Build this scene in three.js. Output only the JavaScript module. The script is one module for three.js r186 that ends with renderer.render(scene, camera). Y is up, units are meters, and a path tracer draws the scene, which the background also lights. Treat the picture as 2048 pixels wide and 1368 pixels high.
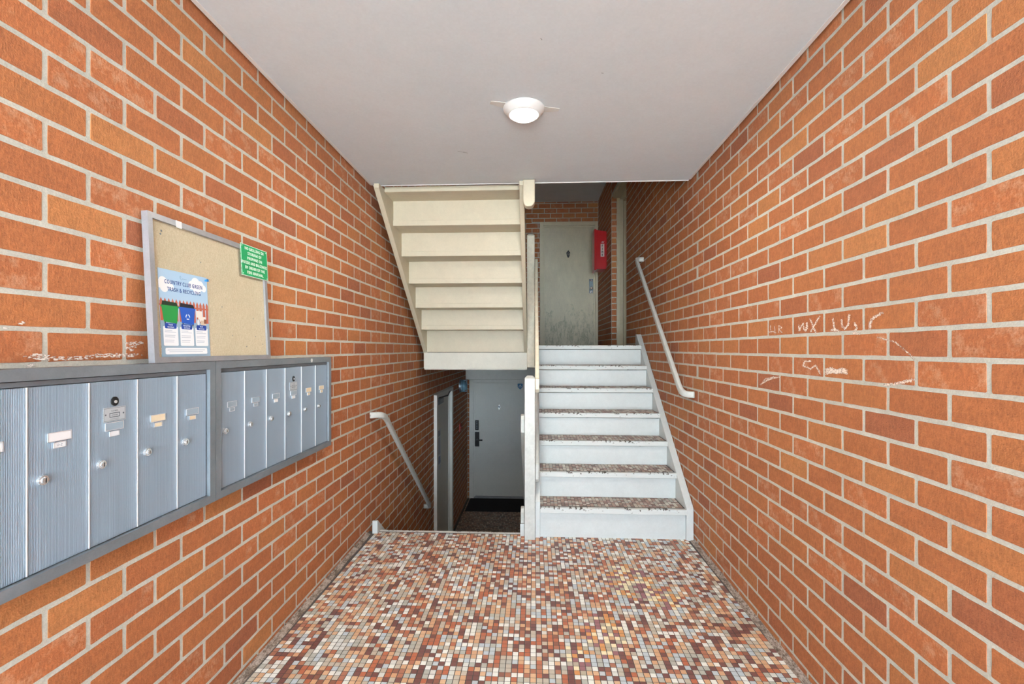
import * as THREE from 'three';
import { RoundedBoxGeometry } from 'three/addons/geometries/RoundedBoxGeometry.js';
import { mergeGeometries } from 'three/addons/utils/BufferGeometryUtils.js';
import { RectAreaLightUniformsLib } from 'three/addons/lights/RectAreaLightUniformsLib.js';

// ---------------------------------------------------------------- camera, sky, sun, exposure
const scene = new THREE.Scene();
const camera = new THREE.PerspectiveCamera(2 * Math.atan(684 / 912) * 180 / Math.PI, 2048 / 1368, 0.05, 200);
camera.position.set(0, 1.27, 0);
camera.rotation.y = 2.825 * Math.PI / 180;                       // looks a touch to the left of the corridor's axis
camera.setViewOffset(2048, 1368, 0, -14, 2048, 1368);            // level camera, lens shifted up a little
const renderer = new THREE.WebGLRenderer();
renderer.toneMapping = THREE.LinearToneMapping;
renderer.toneMappingExposure = 0.91;
renderer.shadowMap.enabled = true;
RectAreaLightUniformsLib.init();
scene.background = new THREE.Color().setRGB(15.0, 18.0, 20.5);     // bright hazy sky in front of the entrance
const sun = new THREE.DirectionalLight(new THREE.Color().setRGB(0.90, 1, 1.05), 270);
sun.position.set(-9, 14, 2.0); sun.target.position.set(0, 0, 3.8);  // stands over the side of the house and lights the paving in front of it
sun.castShadow = true; sun.shadow.mapSize.set(2048, 2048);
Object.assign(sun.shadow.camera, { left: -14, right: 14, top: 14, bottom: -14, near: 1, far: 50 });
scene.add(sun, sun.target);

// ---------------------------------------------------------------- helpers
let seed = 7;
const rnd = () => { seed = (seed * 1664525 + 1013904223) >>> 0; return seed / 4294967296; };
const rr = (a, b) => a + (b - a) * rnd();
const pick = (a) => a[Math.floor(rnd() * a.length)];
const lin = (r, g, b) => new THREE.Color().setRGB(r, g, b);
const css = (r, g, b) => new THREE.Color().setRGB(r / 255, g / 255, b / 255, THREE.SRGBColorSpace);
const taken = {};
const numbered = (n) => { const k = taken[n] = (taken[n] ?? -1) + 1; return k ? n + '_' + String(k).padStart(3, '0') : n; };
function tag(o, label, category, group, kind) {
  o.userData.label = label;
  if (category) o.userData.category = category;
  if (group) o.userData.group = group;
  if (kind) o.userData.kind = kind;
  return o;
}
function uvm(g) {                                                 // texture coordinates in metres from the dominant axis
  if (g.index) g = g.toNonIndexed();
  const p = g.attributes.position, uv = new Float32Array(p.count * 2);
  const a = new THREE.Vector3(), b = new THREE.Vector3(), c = new THREE.Vector3();
  for (let i = 0; i < p.count; i += 3) {
    a.fromBufferAttribute(p, i); b.fromBufferAttribute(p, i + 1); c.fromBufferAttribute(p, i + 2);
    const n = b.clone().sub(a).cross(c.clone().sub(a)), ax = Math.abs(n.x), ay = Math.abs(n.y), az = Math.abs(n.z);
    [a, b, c].forEach((v, k) => {
      const [s, t] = ax >= ay && ax >= az ? [v.z, v.y] : ay >= az ? [v.x, v.z] : [v.x, v.y];
      uv[(i + k) * 2] = s; uv[(i + k) * 2 + 1] = t;
    });
  }
  g.setAttribute('uv', new THREE.BufferAttribute(uv, 2));
  return g;
}
// a box between world bounds; D is the distance into the corridor (z = -D)
function bx(x0, x1, y0, y1, d0, d1, r = 0) {
  const w = x1 - x0, h = y1 - y0, d = d1 - d0;
  const g = r ? new RoundedBoxGeometry(w, h, d, 1, Math.min(r, w / 2.01, h / 2.01, d / 2.01)) : new THREE.BoxGeometry(w, h, d);
  g.translate((x0 + x1) / 2, (y0 + y1) / 2, -(d0 + d1) / 2);
  return uvm(g);
}
const TURN = new THREE.Matrix4().set(0, 0, 1, 0, 0, 1, 0, 0, -1, 0, 0, 0, 0, 0, 0, 1);
function ext(points, x0, x1, bevel = 0) {                          // an outline of (D, Y) pushed from x0 to x1
  const s = new THREE.Shape(points.map(([d, y]) => new THREE.Vector2(d, y)));
  const g = new THREE.ExtrudeGeometry(s, { depth: x1 - x0 - 2 * bevel, bevelEnabled: bevel > 0, bevelSize: bevel, bevelThickness: bevel, bevelOffset: -bevel, bevelSegments: 1, curveSegments: 10 });
  g.translate(0, 0, bevel); g.applyMatrix4(TURN); g.translate(x0, 0, 0);
  return uvm(g);
}
function extZ(points, d0, d1, bevel = 0) {                         // an outline of (X, Y) pushed from d1 towards the camera to d0
  const s = !Array.isArray(points) ? points : new THREE.Shape(points.map(([x, y]) => new THREE.Vector2(x, y)));
  const g = new THREE.ExtrudeGeometry(s, { depth: d1 - d0 - 2 * bevel, bevelEnabled: bevel > 0, bevelSize: bevel, bevelThickness: bevel, bevelOffset: -bevel, bevelSegments: 1, curveSegments: 10 });
  g.translate(0, 0, -d1 + bevel);
  return uvm(g);
}
function mesh(name, geos, m, parent) {
  const list = [].concat(geos).map((g) => (g.index ? g.toNonIndexed() : g));
  list.forEach((g) => { for (const k of Object.keys(g.attributes)) if (!['position', 'normal', 'uv'].includes(k)) g.deleteAttribute(k); });
  const o = new THREE.Mesh(list.length > 1 ? mergeGeometries(list) : list[0], m);
  o.name = parent === scene || !parent ? numbered(name) : name;
  o.castShadow = o.receiveShadow = true;
  (parent ?? scene).add(o);
  return o;
}
function group(name, label, category, grp, kind) {
  const g = new THREE.Group(); g.name = numbered(name); scene.add(g);
  return tag(g, label, category, grp, kind);
}

// ---------------------------------------------------------------- noise and textures
function noiseGrid(n, cells, s) {                                  // tileable value noise, n x n
  let t = s >>> 0; const rn = () => { t = (t * 1664525 + 1013904223) >>> 0; return t / 4294967296; };
  const cx = Array.isArray(cells) ? cells[0] : cells, cy = Array.isArray(cells) ? cells[1] : cells;
  const v = Float32Array.from({ length: cx * cy }, rn), out = new Float32Array(n * n), sm = (x) => x * x * (3 - 2 * x);
  for (let y = 0; y < n; y++) for (let x = 0; x < n; x++) {
    const fx = x / n * cx, fy = y / n * cy, ix = Math.floor(fx), iy = Math.floor(fy), sx = sm(fx - ix), sy = sm(fy - iy);
    const g = (i, j) => v[(j % cy) * cx + (i % cx)];
    out[y * n + x] = (g(ix, iy) * (1 - sx) + g(ix + 1, iy) * sx) * (1 - sy) + (g(ix, iy + 1) * (1 - sx) + g(ix + 1, iy + 1) * sx) * sy;
  }
  return out;
}
function fbm(n, layers, s) {
  const out = new Float32Array(n * n);
  layers.forEach(([c, a], k) => { const g = noiseGrid(n, c, s + k * 977); for (let i = 0; i < out.length; i++) out[i] += (g[i] - 0.5) * a; });
  return out;
}
function tex(n, fn, srgb = true) {                                 // fn(i, x, y) -> [r, g, b] 0..255
  const d = new Uint8Array(n * n * 4);
  for (let i = 0; i < n * n; i++) { const c = fn(i, i % n, (i / n) | 0); d[i * 4] = Math.max(0, Math.min(255, c[0])); d[i * 4 + 1] = Math.max(0, Math.min(255, c[1])); d[i * 4 + 2] = Math.max(0, Math.min(255, c[2])); d[i * 4 + 3] = 255; }
  const t = new THREE.DataTexture(d, n, n); t.magFilter = THREE.LinearFilter; t.minFilter = THREE.LinearMipmapLinearFilter; t.generateMipmaps = true;
  t.wrapS = t.wrapT = THREE.RepeatWrapping; if (srgb) t.colorSpace = THREE.SRGBColorSpace; t.needsUpdate = true;
  return t;
}
const rep = (t, mx, my = mx) => { const c = t.clone(); c.repeat.set(1 / mx, 1 / my); c.needsUpdate = true; return c; };   // one repeat per mx metres
function canvasTex(w, h, draw) {
  const c = document.createElement('canvas'); c.width = w; c.height = h; draw(c.getContext('2d'), w, h);
  const t = new THREE.CanvasTexture(c); t.colorSpace = THREE.SRGBColorSpace; t.magFilter = THREE.LinearFilter;
  return t;
}
const N = 512;
const fine = fbm(N, [[190, 0.8], [90, 0.6], [[110, 30], 0.8]], 11), mid = fbm(N, [[40, 0.7], [18, 0.7], [9, 0.5]], 21), coarse = fbm(N, [[6, 0.8], [14, 0.5], [34, 0.3]], 31);
const fine2 = fbm(N, [[200, 1], [100, 0.5]], 41), mid2 = fbm(N, [[30, 0.7], [13, 0.7], [70, 0.5]], 51);
// fired clay: fine wire-cut grain, pits, pale specks
const clayTex = rep(tex(N, (i) => {
  let v = 232 + 34 * fine[i] + 13 * mid[i] + 10 * coarse[i];
  const pit = fine2[i] < -0.56 ? 36 : 0, speck = fine2[i] > 0.52 ? 34 : 0;
  return [v - pit + speck * 0.6, v - pit + speck * 1.3, v - pit + speck * 1.7];
}), 0.30);
// the same clay with a pale lime bloom in patches
const bloomTex = rep(tex(N, (i) => {
  const v = (226 + 32 * fine[i] + 14 * mid[i]) / 240, b = Math.max(0, Math.min(1, (mid2[i] * 0.7 + 0.9 * coarse[i] + 0.35 * fine[i] + 0.02) * 1.3)) * 0.36 * (1 + 0.6 * fine2[i]);
  return [194 * v * (1 - b) + 224 * b, 114 * v * (1 - b) + 198 * b, 68 * v * (1 - b) + 180 * b];
}), 0.30);
const clayBump = rep(tex(N, (i) => { const v = 128 + 62 * fine[i] + 40 * mid[i] + (fine2[i] < -0.5 ? -60 : 0); return [v, v, v]; }, false), 0.30);
const mortarTex = rep(tex(N, (i) => { const v = 232 + 20 * fine2[i] + 12 * mid[i] + 14 * coarse[i]; return [v, v, v - 3]; }), 0.42);
const mortarBump = rep(tex(N, (i) => { const v = 128 + 60 * fine2[i] + 50 * mid2[i]; return [v, v, v]; }, false), 0.42);
const plasterTex = rep(tex(N, (i) => { const v = 246 + 3 * coarse[i] + 2 * mid[i] + 4 * fine2[i]; return [v, v, v]; }), 1.3);
const paintTex = rep(tex(N, (i) => { const v = 244 + 4 * coarse[i] + 5 * mid2[i] + 5 * fine2[i]; return [v, v, v - 1]; }), 0.7);
const paintBump = rep(tex(N, (i) => { const v = 128 + 40 * mid2[i] + 30 * fine2[i]; return [v, v, v]; }, false), 0.25);
const grimeTex = rep(tex(N, (i) => { const g = Math.max(0, Math.min(1, (coarse[i] * 0.5 + mid2[i] * 0.7 + fine[i] * 0.9 + 0.42) * 0.9)); return [214 - 96 * g, 204 - 100 * g, 196 - 104 * g]; }), 0.4);
const steelTex = rep(tex(N, (i) => { const v = 236 + 14 * coarse[i] + 12 * mid[i] + 8 * fine2[i]; return [v, v, v]; }), 0.5);
const ribBump = rep(tex(64, (i, x) => { const v = 128 + 120 * Math.cos(x / 64 * Math.PI * 2 * 8); return [v, v, v]; }, false), 0.0252);
const ribTex = rep(tex(64, (i, x) => { const v = 226 + 24 * Math.cos(x / 64 * Math.PI * 2 * 8); return [v, v, v]; }), 0.0252);
const flake = fbm(N, [[[105, 5], 0.9], [[230, 11], 0.6], [[36, 2], 0.5]], 71);
const chipTex = rep(tex(N, (i, x, y) => {                          // old white paint, flaked off in specks, more of them along the walked-on edge (v = 0)
  const t = y / N, off = flake[i] > (t < 0.2 ? 0.30 : t < 0.4 ? 0.47 : 0.66), v = 240 + 10 * mid[i];
  return off ? [88 + 30 * fine[i], 72 + 26 * fine[i], 62 + 24 * fine[i]] : [v, v, v - 2];
}), 1.15, 0.045);
const wornTex = rep(tex(N, (i) => {                                // handled white paint with small knocks
  const c = mid2[i] * 1.0 + fine2[i] * 0.35 + fine[i] * 0.4, v = 240 + 14 * mid[i] + 8 * coarse[i];
  return c > 0.88 ? [104, 88, 74] : [v, v - 1, v - 4];
}), 0.33);
const corkTex = rep(tex(N, (i) => { const v = 226 + 14 * fine[i] + 16 * fine2[i] + 6 * coarse[i], k = fine2[i] > 0.55 && mid[i] > 0.1 ? -36 : 0; return [v + 10 + k, v - 12 + k, v - 52 + k]; }), 0.28);

const doorTex = rep(tex(N, (i, x, y) => {                          // scuffed beige door, mottled stains low down (v = 0 is the sill)
  const t = y / N, low = t < 0.26 + 0.2 * coarse[i], st = low ? Math.max(0, Math.min(1, mid2[i] * 1.1 + fine[i] * 0.8 + fine2[i] * 0.5 + 0.25)) : 0;
  const sc = 0, v = 240 + 9 * coarse[i] + 8 * mid[i] + 8 * fine2[i];
  return [v - 50 * st - sc, v - 44 * st - sc, v - 52 * st - sc];
}), 0.82, 1.98);
const std = (o) => new THREE.MeshStandardMaterial(o);
const clayTones = [[0.461, 0.153, 0.0504], [0.444, 0.143, 0.0479], [0.477, 0.165, 0.0529], [0.415, 0.131, 0.0487], [0.515, 0.2, 0.0638], [0.452, 0.148, 0.0496], [0.378, 0.12, 0.0504], [0.49, 0.179, 0.0571]];
const clayMats = clayTones.map(([r, g, b]) => std({ color: lin(r, g, b), map: clayTex, bumpMap: clayBump, bumpScale: 0.0018, roughness: 0.82 }));
const bloomTones = [[0.86, 0.88, 0.86], [0.79, 0.81, 0.82]];
const bloomMats = bloomTones.map(([r, g, b]) => std({ color: lin(r, g, b), map: bloomTex, bumpMap: clayBump, bumpScale: 0.0018, roughness: 0.84 }));
const clayVertex = std({ vertexColors: true, map: clayTex, bumpMap: clayBump, bumpScale: 0.0018, roughness: 0.82 });
const M = {
  mortar: std({ color: lin(0.62, 0.63, 0.575), map: mortarTex, bumpMap: mortarBump, bumpScale: 0.0012, roughness: 0.95 }),
  ceiling: std({ color: lin(0.785, 0.86, 0.90), map: plasterTex, roughness: 0.9 }),
  edge: std({ color: lin(0.82, 0.82, 0.80), roughness: 0.6 }),
  white: std({ color: lin(0.62, 0.655, 0.645), map: paintTex, bumpMap: paintBump, bumpScale: 0.0006, roughness: 0.42 }),
  chipped: std({ color: lin(0.66, 0.69, 0.675), map: chipTex, roughness: 0.5 }),
  worn: std({ color: lin(0.56, 0.58, 0.555), map: wornTex, roughness: 0.42 }),
  wornCream: std({ color: lin(0.80, 0.72, 0.57), map: wornTex, roughness: 0.45 }),
  fascia: std({ color: lin(0.74, 0.715, 0.62), map: paintTex, roughness: 0.5 }),
  cream: std({ color: lin(0.63, 0.56, 0.42), map: paintTex, roughness: 0.5 }),
  doorUpper: std({ color: lin(0.74, 0.67, 0.49), map: doorTex, roughness: 0.45 }),
  frameUpper: std({ color: lin(0.76, 0.69, 0.50), map: paintTex, roughness: 0.45 }),
  doorLower: std({ color: lin(0.80, 0.80, 0.75), map: rep(plasterTex, 0.9), roughness: 0.45 }),
  frameLower: std({ color: lin(0.82, 0.82, 0.78), map: paintTex, roughness: 0.45 }),
  grout: std({ color: lin(0.10, 0.092, 0.085), map: mortarTex, bumpMap: mortarBump, bumpScale: 0.001, roughness: 0.9 }),
  cove: std({ color: lin(0.62, 0.58, 0.54), map: grimeTex, bumpMap: mortarBump, bumpScale: 0.004, roughness: 0.95 }),
  steel: std({ color: lin(0.235, 0.268, 0.30), map: steelTex, metalness: 0.3, roughness: 0.42 }),
  steelRib: std({ color: lin(0.405, 0.53, 0.66), map: ribTex, bumpMap: ribBump, bumpScale: 0.0005, metalness: 0.3, roughness: 0.4 }),
  steelBright: std({ color: lin(0.80, 0.82, 0.84), metalness: 0.5, roughness: 0.3 }),
  alu: std({ color: lin(0.47, 0.485, 0.52), map: steelTex, metalness: 0.5, roughness: 0.35 }),
  chrome: std({ color: lin(0.78, 0.80, 0.80), metalness: 0.75, roughness: 0.2 }),
  black: std({ color: lin(0.012, 0.012, 0.013), roughness: 0.4 }),
  blackSoft: std({ color: lin(0.018, 0.018, 0.02), roughness: 0.95 }),
  slotLabel: std({ color: lin(0.80, 0.82, 0.84), roughness: 0.7 }),
  slotTan: std({ color: lin(0.74, 0.64, 0.46), roughness: 0.7 }),
  slotGrey: std({ color: lin(0.30, 0.38, 0.45), roughness: 0.3 }),
  cork: std({ color: lin(0.60, 0.655, 0.725), map: corkTex, roughness: 0.95 }),
  red: std({ color: lin(0.42, 0.008, 0.012), roughness: 0.28 }),
  blue: std({ color: lin(0.02, 0.20, 0.48), roughness: 0.4 }),
  glassBlue: std({ color: lin(0.14, 0.26, 0.36), roughness: 0.25 }),
  tarnish: std({ color: lin(0.16, 0.19, 0.21), metalness: 0.6, roughness: 0.4 }),
  paving: std({ color: lin(0.50, 0.51, 0.51), map: rep(mortarTex, 2.2), roughness: 0.95 }),
  asphaltGrass: std({ color: lin(0.16, 0.2, 0.08), map: rep(mortarTex, 3), roughness: 1 }),
};

// ---------------------------------------------------------------- measures (D = distance into the corridor from the camera)
const H = 2.41, LAND = 1.305, LOW = -1.295, LOWD = 7.8, UPD = 7.48, UPY = 3.68, FRONT = -2.4, HALL = 3.11;
const COURSE = 0.0803, LONG = 0.2013, PROUD = 0.0012;
const leftX = (D) => -1.15 + 0.012 * Math.max(0, 3.1 - D);
const rightX = (D) => 1.057 - 0.012 * Math.max(0, 3.1 - D);
function seen(X, Y, D) {                                           // where a point falls in the 2048 x 1368 frame
  const t = 2.825 * Math.PI / 180, s = Math.sin(t), c = Math.cos(t), d = -X * s + D * c;
  return d < 0.1 ? [-9999, -9999, d] : [1024 + 912 * (X * c + D * s) / d, 698 - 912 * (Y - 1.27) / d, d];
}

// ---------------------------------------------------------------- bricks
function brickGeo() {
  const w = LONG - 0.0105, h = COURSE - 0.0108, ring = [], r = 0.0025;
  const nl = 5, ns = 3;
  const push = (x, y, nx, ny) => ring.push([x + nx * rr(-0.0009, 0.0007), y + ny * rr(-0.0011, 0.0008)]);
  for (let i = 0; i < nl; i++) push(-w / 2 + r + (w - 2 * r) * i / (nl - 1), -h / 2, 0.4, 1);
  for (let i = 0; i < ns; i++) push(w / 2, -h / 2 + r + (h - 2 * r) * i / (ns - 1), 1, 0.4);
  for (let i = 0; i < nl; i++) push(w / 2 - r - (w - 2 * r) * i / (nl - 1), h / 2, 0.4, 1);
  for (let i = 0; i < ns; i++) push(-w / 2, h / 2 - r - (h - 2 * r) * i / (ns - 1), 1, 0.4);
  const pos = [], uv = [], du = rnd(), dv = rnd(), n = ring.length;
  const tri = (...v) => v.forEach(([x, y, z]) => { pos.push(x, y, z); uv.push(x + du, y + dv + z); });
  const front = ring.map(([x, y]) => [x - Math.sign(x) * 0.0012, y - Math.sign(y) * 0.0012, 0]), back = ring.map(([x, y]) => [x, y, -PROUD - 0.004]);
  for (let i = 0; i < n; i++) {
    const j = (i + 1) % n;
    tri([0, 0, 0.0002], front[i], front[j]);
    tri(front[i], back[i], back[j]); tri(front[i], back[j], front[j]);
  }
  const g = new THREE.BufferGeometry();
  g.setAttribute('position', new THREE.Float32BufferAttribute(pos, 3));
  g.setAttribute('uv', new THREE.Float32BufferAttribute(uv, 2));
  g.computeVertexNormals();
  return g;
}
const brickGeos = Array.from({ length: 10 }, brickGeo);
// at(u, y) -> { p, turn }; u runs along the wall. keep(u0, u1, y0, y1) trims a brick to the wall's outline and openings
function layBricks(parent, { u0, u1, y0, y1, base, phase, at, holes = [], singles = 300, len = LONG, hidden = () => false }) {
  const list = [], n0 = Math.floor((y0 - base) / COURSE) - 1, n1 = Math.ceil((y1 - base) / COURSE) + 1;
  for (let n = n0; n <= n1; n++) {
    const lo = base + n * COURSE, hi = lo + COURSE;
    const cy0 = Math.max(lo, y0), cy1 = Math.min(hi, y1);
    if (cy1 - cy0 < 0.022) continue;
    const shift = phase + (((n % 2) + 2) % 2 ? len / 2 : 0), k0 = Math.floor((u0 - shift) / len) - 1, k1 = Math.ceil((u1 - shift) / len) + 1;
    for (let k = k0; k <= k1; k++) {
      let a = Math.max(shift + k * len, u0), b = Math.min(shift + (k + 1) * len, u1), ylo = cy0, yhi = cy1;
      for (const [ha, hb, hy0, hy1] of holes) {
        if (b <= ha || a >= hb || yhi <= hy0 || ylo >= hy1) continue;
        const mid = (ylo + yhi) / 2;
        if (mid > hy0 && mid < hy1) { if (a < ha) b = Math.min(b, ha); else if (b > hb) a = Math.max(a, hb); else a = b; }
        else if (mid >= hy1) ylo = Math.max(ylo, hy1); else yhi = Math.min(yhi, hy0);
      }
      if (b - a < 0.028 || yhi - ylo < 0.022) continue;
      const { p, turn } = at((a + b) / 2, (ylo + yhi) / 2), jz = rr(-0.0005, 0.0003);
      const sx = (b - a - 0.0105) / (LONG - 0.0105), sy = (yhi - ylo - 0.0108) / (COURSE - 0.0108);
      const m = new THREE.Matrix4().compose(p.clone().add(new THREE.Vector3(Math.sin(turn) * jz, 0, Math.cos(turn) * jz)),
        new THREE.Quaternion().setFromEuler(new THREE.Euler(0, turn, rr(-0.004, 0.004))), new THREE.Vector3(sx, sy, 1));
      const [px, py, d] = seen(p.x, p.y, -p.z), inside = px > -20 && px < 2068 && py > -20 && py < 1388 && !hidden((a + b) / 2, (ylo + yhi) / 2);
      const view = new THREE.Vector3(-p.x, 1.27 - p.y, -p.z), face = Math.abs(view.x * Math.sin(turn) + view.z * Math.cos(turn)) / view.length();
      list.push({ m, g: pick(brickGeos), tone: ((r) => (r < 0.7 ? [0, 1, 5, 2][Math.floor(r / 0.175)] : r < 0.83 ? 7 : r < 0.88 ? 4 : r < 0.95 ? 3 : 6))(rnd()), bloom: rnd() < 0.26, size: inside ? (b - a) * (yhi - ylo) * face / (d * d) : 0 });
    }
  }
  list.sort((a, b) => b.size - a.size);
  list.slice(0, singles).forEach((b) => {
    const o = new THREE.Mesh(b.g, b.bloom ? bloomMats[b.tone % 2] : clayMats[b.tone]);
    o.name = 'brick'; o.applyMatrix4(b.m); o.castShadow = o.receiveShadow = true; parent.add(o);
  });
  const rest = list.slice(singles).map((b) => {
    const g = b.g.clone().applyMatrix4(b.m), c = clayTones[b.tone], col = new Float32Array(g.attributes.position.count * 3);
    for (let i = 0; i < col.length; i++) col[i] = c[i % 3];
    g.setAttribute('color', new THREE.BufferAttribute(col, 3));
    return g;
  });
  if (rest.length) {
    const o = new THREE.Mesh(mergeGeometries(rest), clayVertex); o.name = 'brickwork'; o.userData.kind = 'stuff'; o.castShadow = o.receiveShadow = true; parent.add(o);
  }
}
// mortar bed of a side wall: inner face follows the slight taper of the hall
function sideSlab(fx, out, d0, d1, y0, y1) {
  const s = Math.sign(out), g = new THREE.BoxGeometry(1, 1, 1).toNonIndexed(), p = g.attributes.position;
  for (let i = 0; i < p.count; i++) {
    const D = p.getZ(i) > 0 ? d0 : d1, Y = p.getY(i) > 0 ? y1 : y0, inner = p.getX(i) * s < 0;
    p.setXYZ(i, inner ? fx(D) + s * PROUD : fx(3.2) + out, Y, -D);
  }
  g.computeVertexNormals();
  return uvm(g);
}
const TAPER = 0.012, TOPW = 5.2;

// left wall: entry hall, stairwell and the lower hall, with the opening of the door down there
const L4 = [5.20, 6.33, LOW, 0.725];                               // opening D0, D1, Y0, Y1
const wallLeft = mesh('wall_left', [
  sideSlab(leftX, -0.3, FRONT, 3.1, LOW - 0.2, TOPW), sideSlab(leftX, -0.3, 3.1, L4[0], LOW - 0.2, TOPW),
  sideSlab(leftX, -0.3, L4[0], L4[1], L4[3], TOPW), sideSlab(leftX, -0.3, L4[1], LOWD + 0.2, LOW - 0.2, TOPW),
], M.mortar);
tag(wallLeft, 'red brick wall with pale mortar behind the mailboxes and bulletin board', null, null, 'structure');
layBricks(wallLeft, {
  u0: FRONT, u1: LOWD, y0: LOW, y1: UPY, base: 0.030, len: 0.2062, phase: 0.0671, holes: [[L4[0] - 0.03, L4[1] + 0.03, LOW, L4[3] + 0.02]],
  at: (D, y) => ({ p: new THREE.Vector3(leftX(D), y, -D), turn: Math.PI / 2 + (D < 3.1 ? TAPER : 0) }),
  hidden: (D, y) => (D < 2.42 && y > 0.76 && y < 1.22) || (D > 1.26 && D < 1.84 && y > 1.22 && y < 1.66) || (D < 3.1 && (y > H || y < 0)) || (D > 3.1 && y > 2.45 - 0.83 * (D - 3.1)) || (D > 3.1 && y < -0.42 * (D - 3.1)),
});
// right wall up to the side door
const RIGHT_END = 5.31;
const wallRight = mesh('wall_right', [sideSlab(rightX, 0.3, FRONT, 3.1, LOW - 0.2, TOPW), sideSlab(rightX, 0.3, 3.1, RIGHT_END, LOW - 0.2, TOPW)], M.mortar);
tag(wallRight, 'red brick wall with pale mortar and chalk scribbles beside the stairs going up', null, null, 'structure');
layBricks(wallRight, {
  u0: FRONT, u1: RIGHT_END, y0: 0, y1: UPY, base: 0.039, phase: 0.0835,
  at: (D, y) => ({ p: new THREE.Vector3(rightX(D), y, -D), turn: -Math.PI / 2 - (D < 3.1 ? TAPER : 0) }),
  hidden: (D, y) => (D < 3.15 && y > H) || (D > 3.1 && y < 0.2 + 0.86 * (D - 3.1)),
});
// jog of the right wall beyond the side door, where the red cabinet hangs
const JOGX = 1.035, JOGD = 6.2;
const wallJog = mesh('wall_right', [bx(JOGX + PROUD, 1.6, LOW, 5.2, JOGD + PROUD, UPD + 0.3)], M.mortar);
tag(wallJog, 'dim brick wall return at the landing that carries the red cabinet', null, null, 'structure');
layBricks(wallJog, { u0: JOGD, u1: UPD, y0: LAND, y1: UPY, base: 0.036, phase: 0.2 * LONG, singles: 130, at: (D, y) => ({ p: new THREE.Vector3(JOGX, y, -D), turn: -Math.PI / 2 }) });
layBricks(wallJog, { u0: JOGX, u1: 1.112, y0: LAND, y1: 3.33, base: 0.036, phase: JOGX - 0.03, singles: 40, at: (x, y) => ({ p: new THREE.Vector3(x, y, -JOGD), turn: 0 }) });
// wall with the upper door
const wallBack = mesh('wall_back', [bx(-1.4, 0.09, LAND - 0.3, UPY + 0.2, UPD + PROUD, UPD + 0.3), bx(1.036, 1.4, LAND - 0.3, UPY + 0.2, UPD + PROUD, UPD + 0.3), bx(0.09, 1.036, 3.345, UPY + 0.2, UPD + PROUD, UPD + 0.3), bx(0.08, 1.04, LAND - 0.05, 3.36, UPD + 0.125, UPD + 0.3)], M.mortar);
tag(wallBack, 'dim brick wall around the beige door at the top landing', null, null, 'structure');
layBricks(wallBack, { u0: -1.15, u1: JOGX, y0: LAND, y1: UPY, base: 0.036, phase: 0.06, singles: 100, holes: [[0.09, 1.3, LAND, 3.345]], at: (x, y) => ({ p: new THREE.Vector3(x, y, -UPD), turn: 0 }), hidden: (x, y) => x < -0.1 });
// wall with the lower door, and the far side of the lower hall
const LDX0 = -1.117, LDX1 = -0.10;
const wallLow = mesh('wall_back', [bx(-1.4, LDX0, LOW - 0.2, 1.08, LOWD + PROUD, LOWD + 0.3), bx(LDX1, 1.6, LOW - 0.2, 1.2, LOWD + PROUD, LOWD + 0.3), bx(LDX0, LDX1, 0.745, 1.08, LOWD + PROUD, LOWD + 0.3), bx(LDX0 - 0.01, LDX1 + 0.01, LOW - 0.1, 0.76, LOWD + 0.125, LOWD + 0.3)], M.mortar);
tag(wallLow, 'brick wall around the grey door of the lower hall', null, null, 'structure');
layBricks(wallLow, { u0: -1.15, u1: 0.3, y0: LOW, y1: 1.07, base: 0.02, phase: 0.05, singles: 20, holes: [[LDX0, LDX1, LOW, 0.745]], at: (x, y) => ({ p: new THREE.Vector3(x, y, -LOWD), turn: 0 }) });
tag(mesh('wall_under', [bx(-1.5, 1.5, LOW - 0.15, -0.1, 2.9, HALL - 0.005), bx(1.32, 1.6, LOW - 0.15, LAND, RIGHT_END - 0.1, LOWD + 0.1)], M.mortar), 'foundation wall under the hall floor', null, null, 'structure');
const wallMid = mesh('wall_middle', [ext([[3.40, LOW - 0.1], [3.40, -0.05], [4.56, 0.95], [4.56, 1.075], [LOWD + 0.1, 1.075], [LOWD + 0.1, LOW - 0.1]], 0.06, 0.2)], M.cream);
tag(wallMid, 'plain painted wall under the stairs beside the lower hall', null, null, 'structure');

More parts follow.
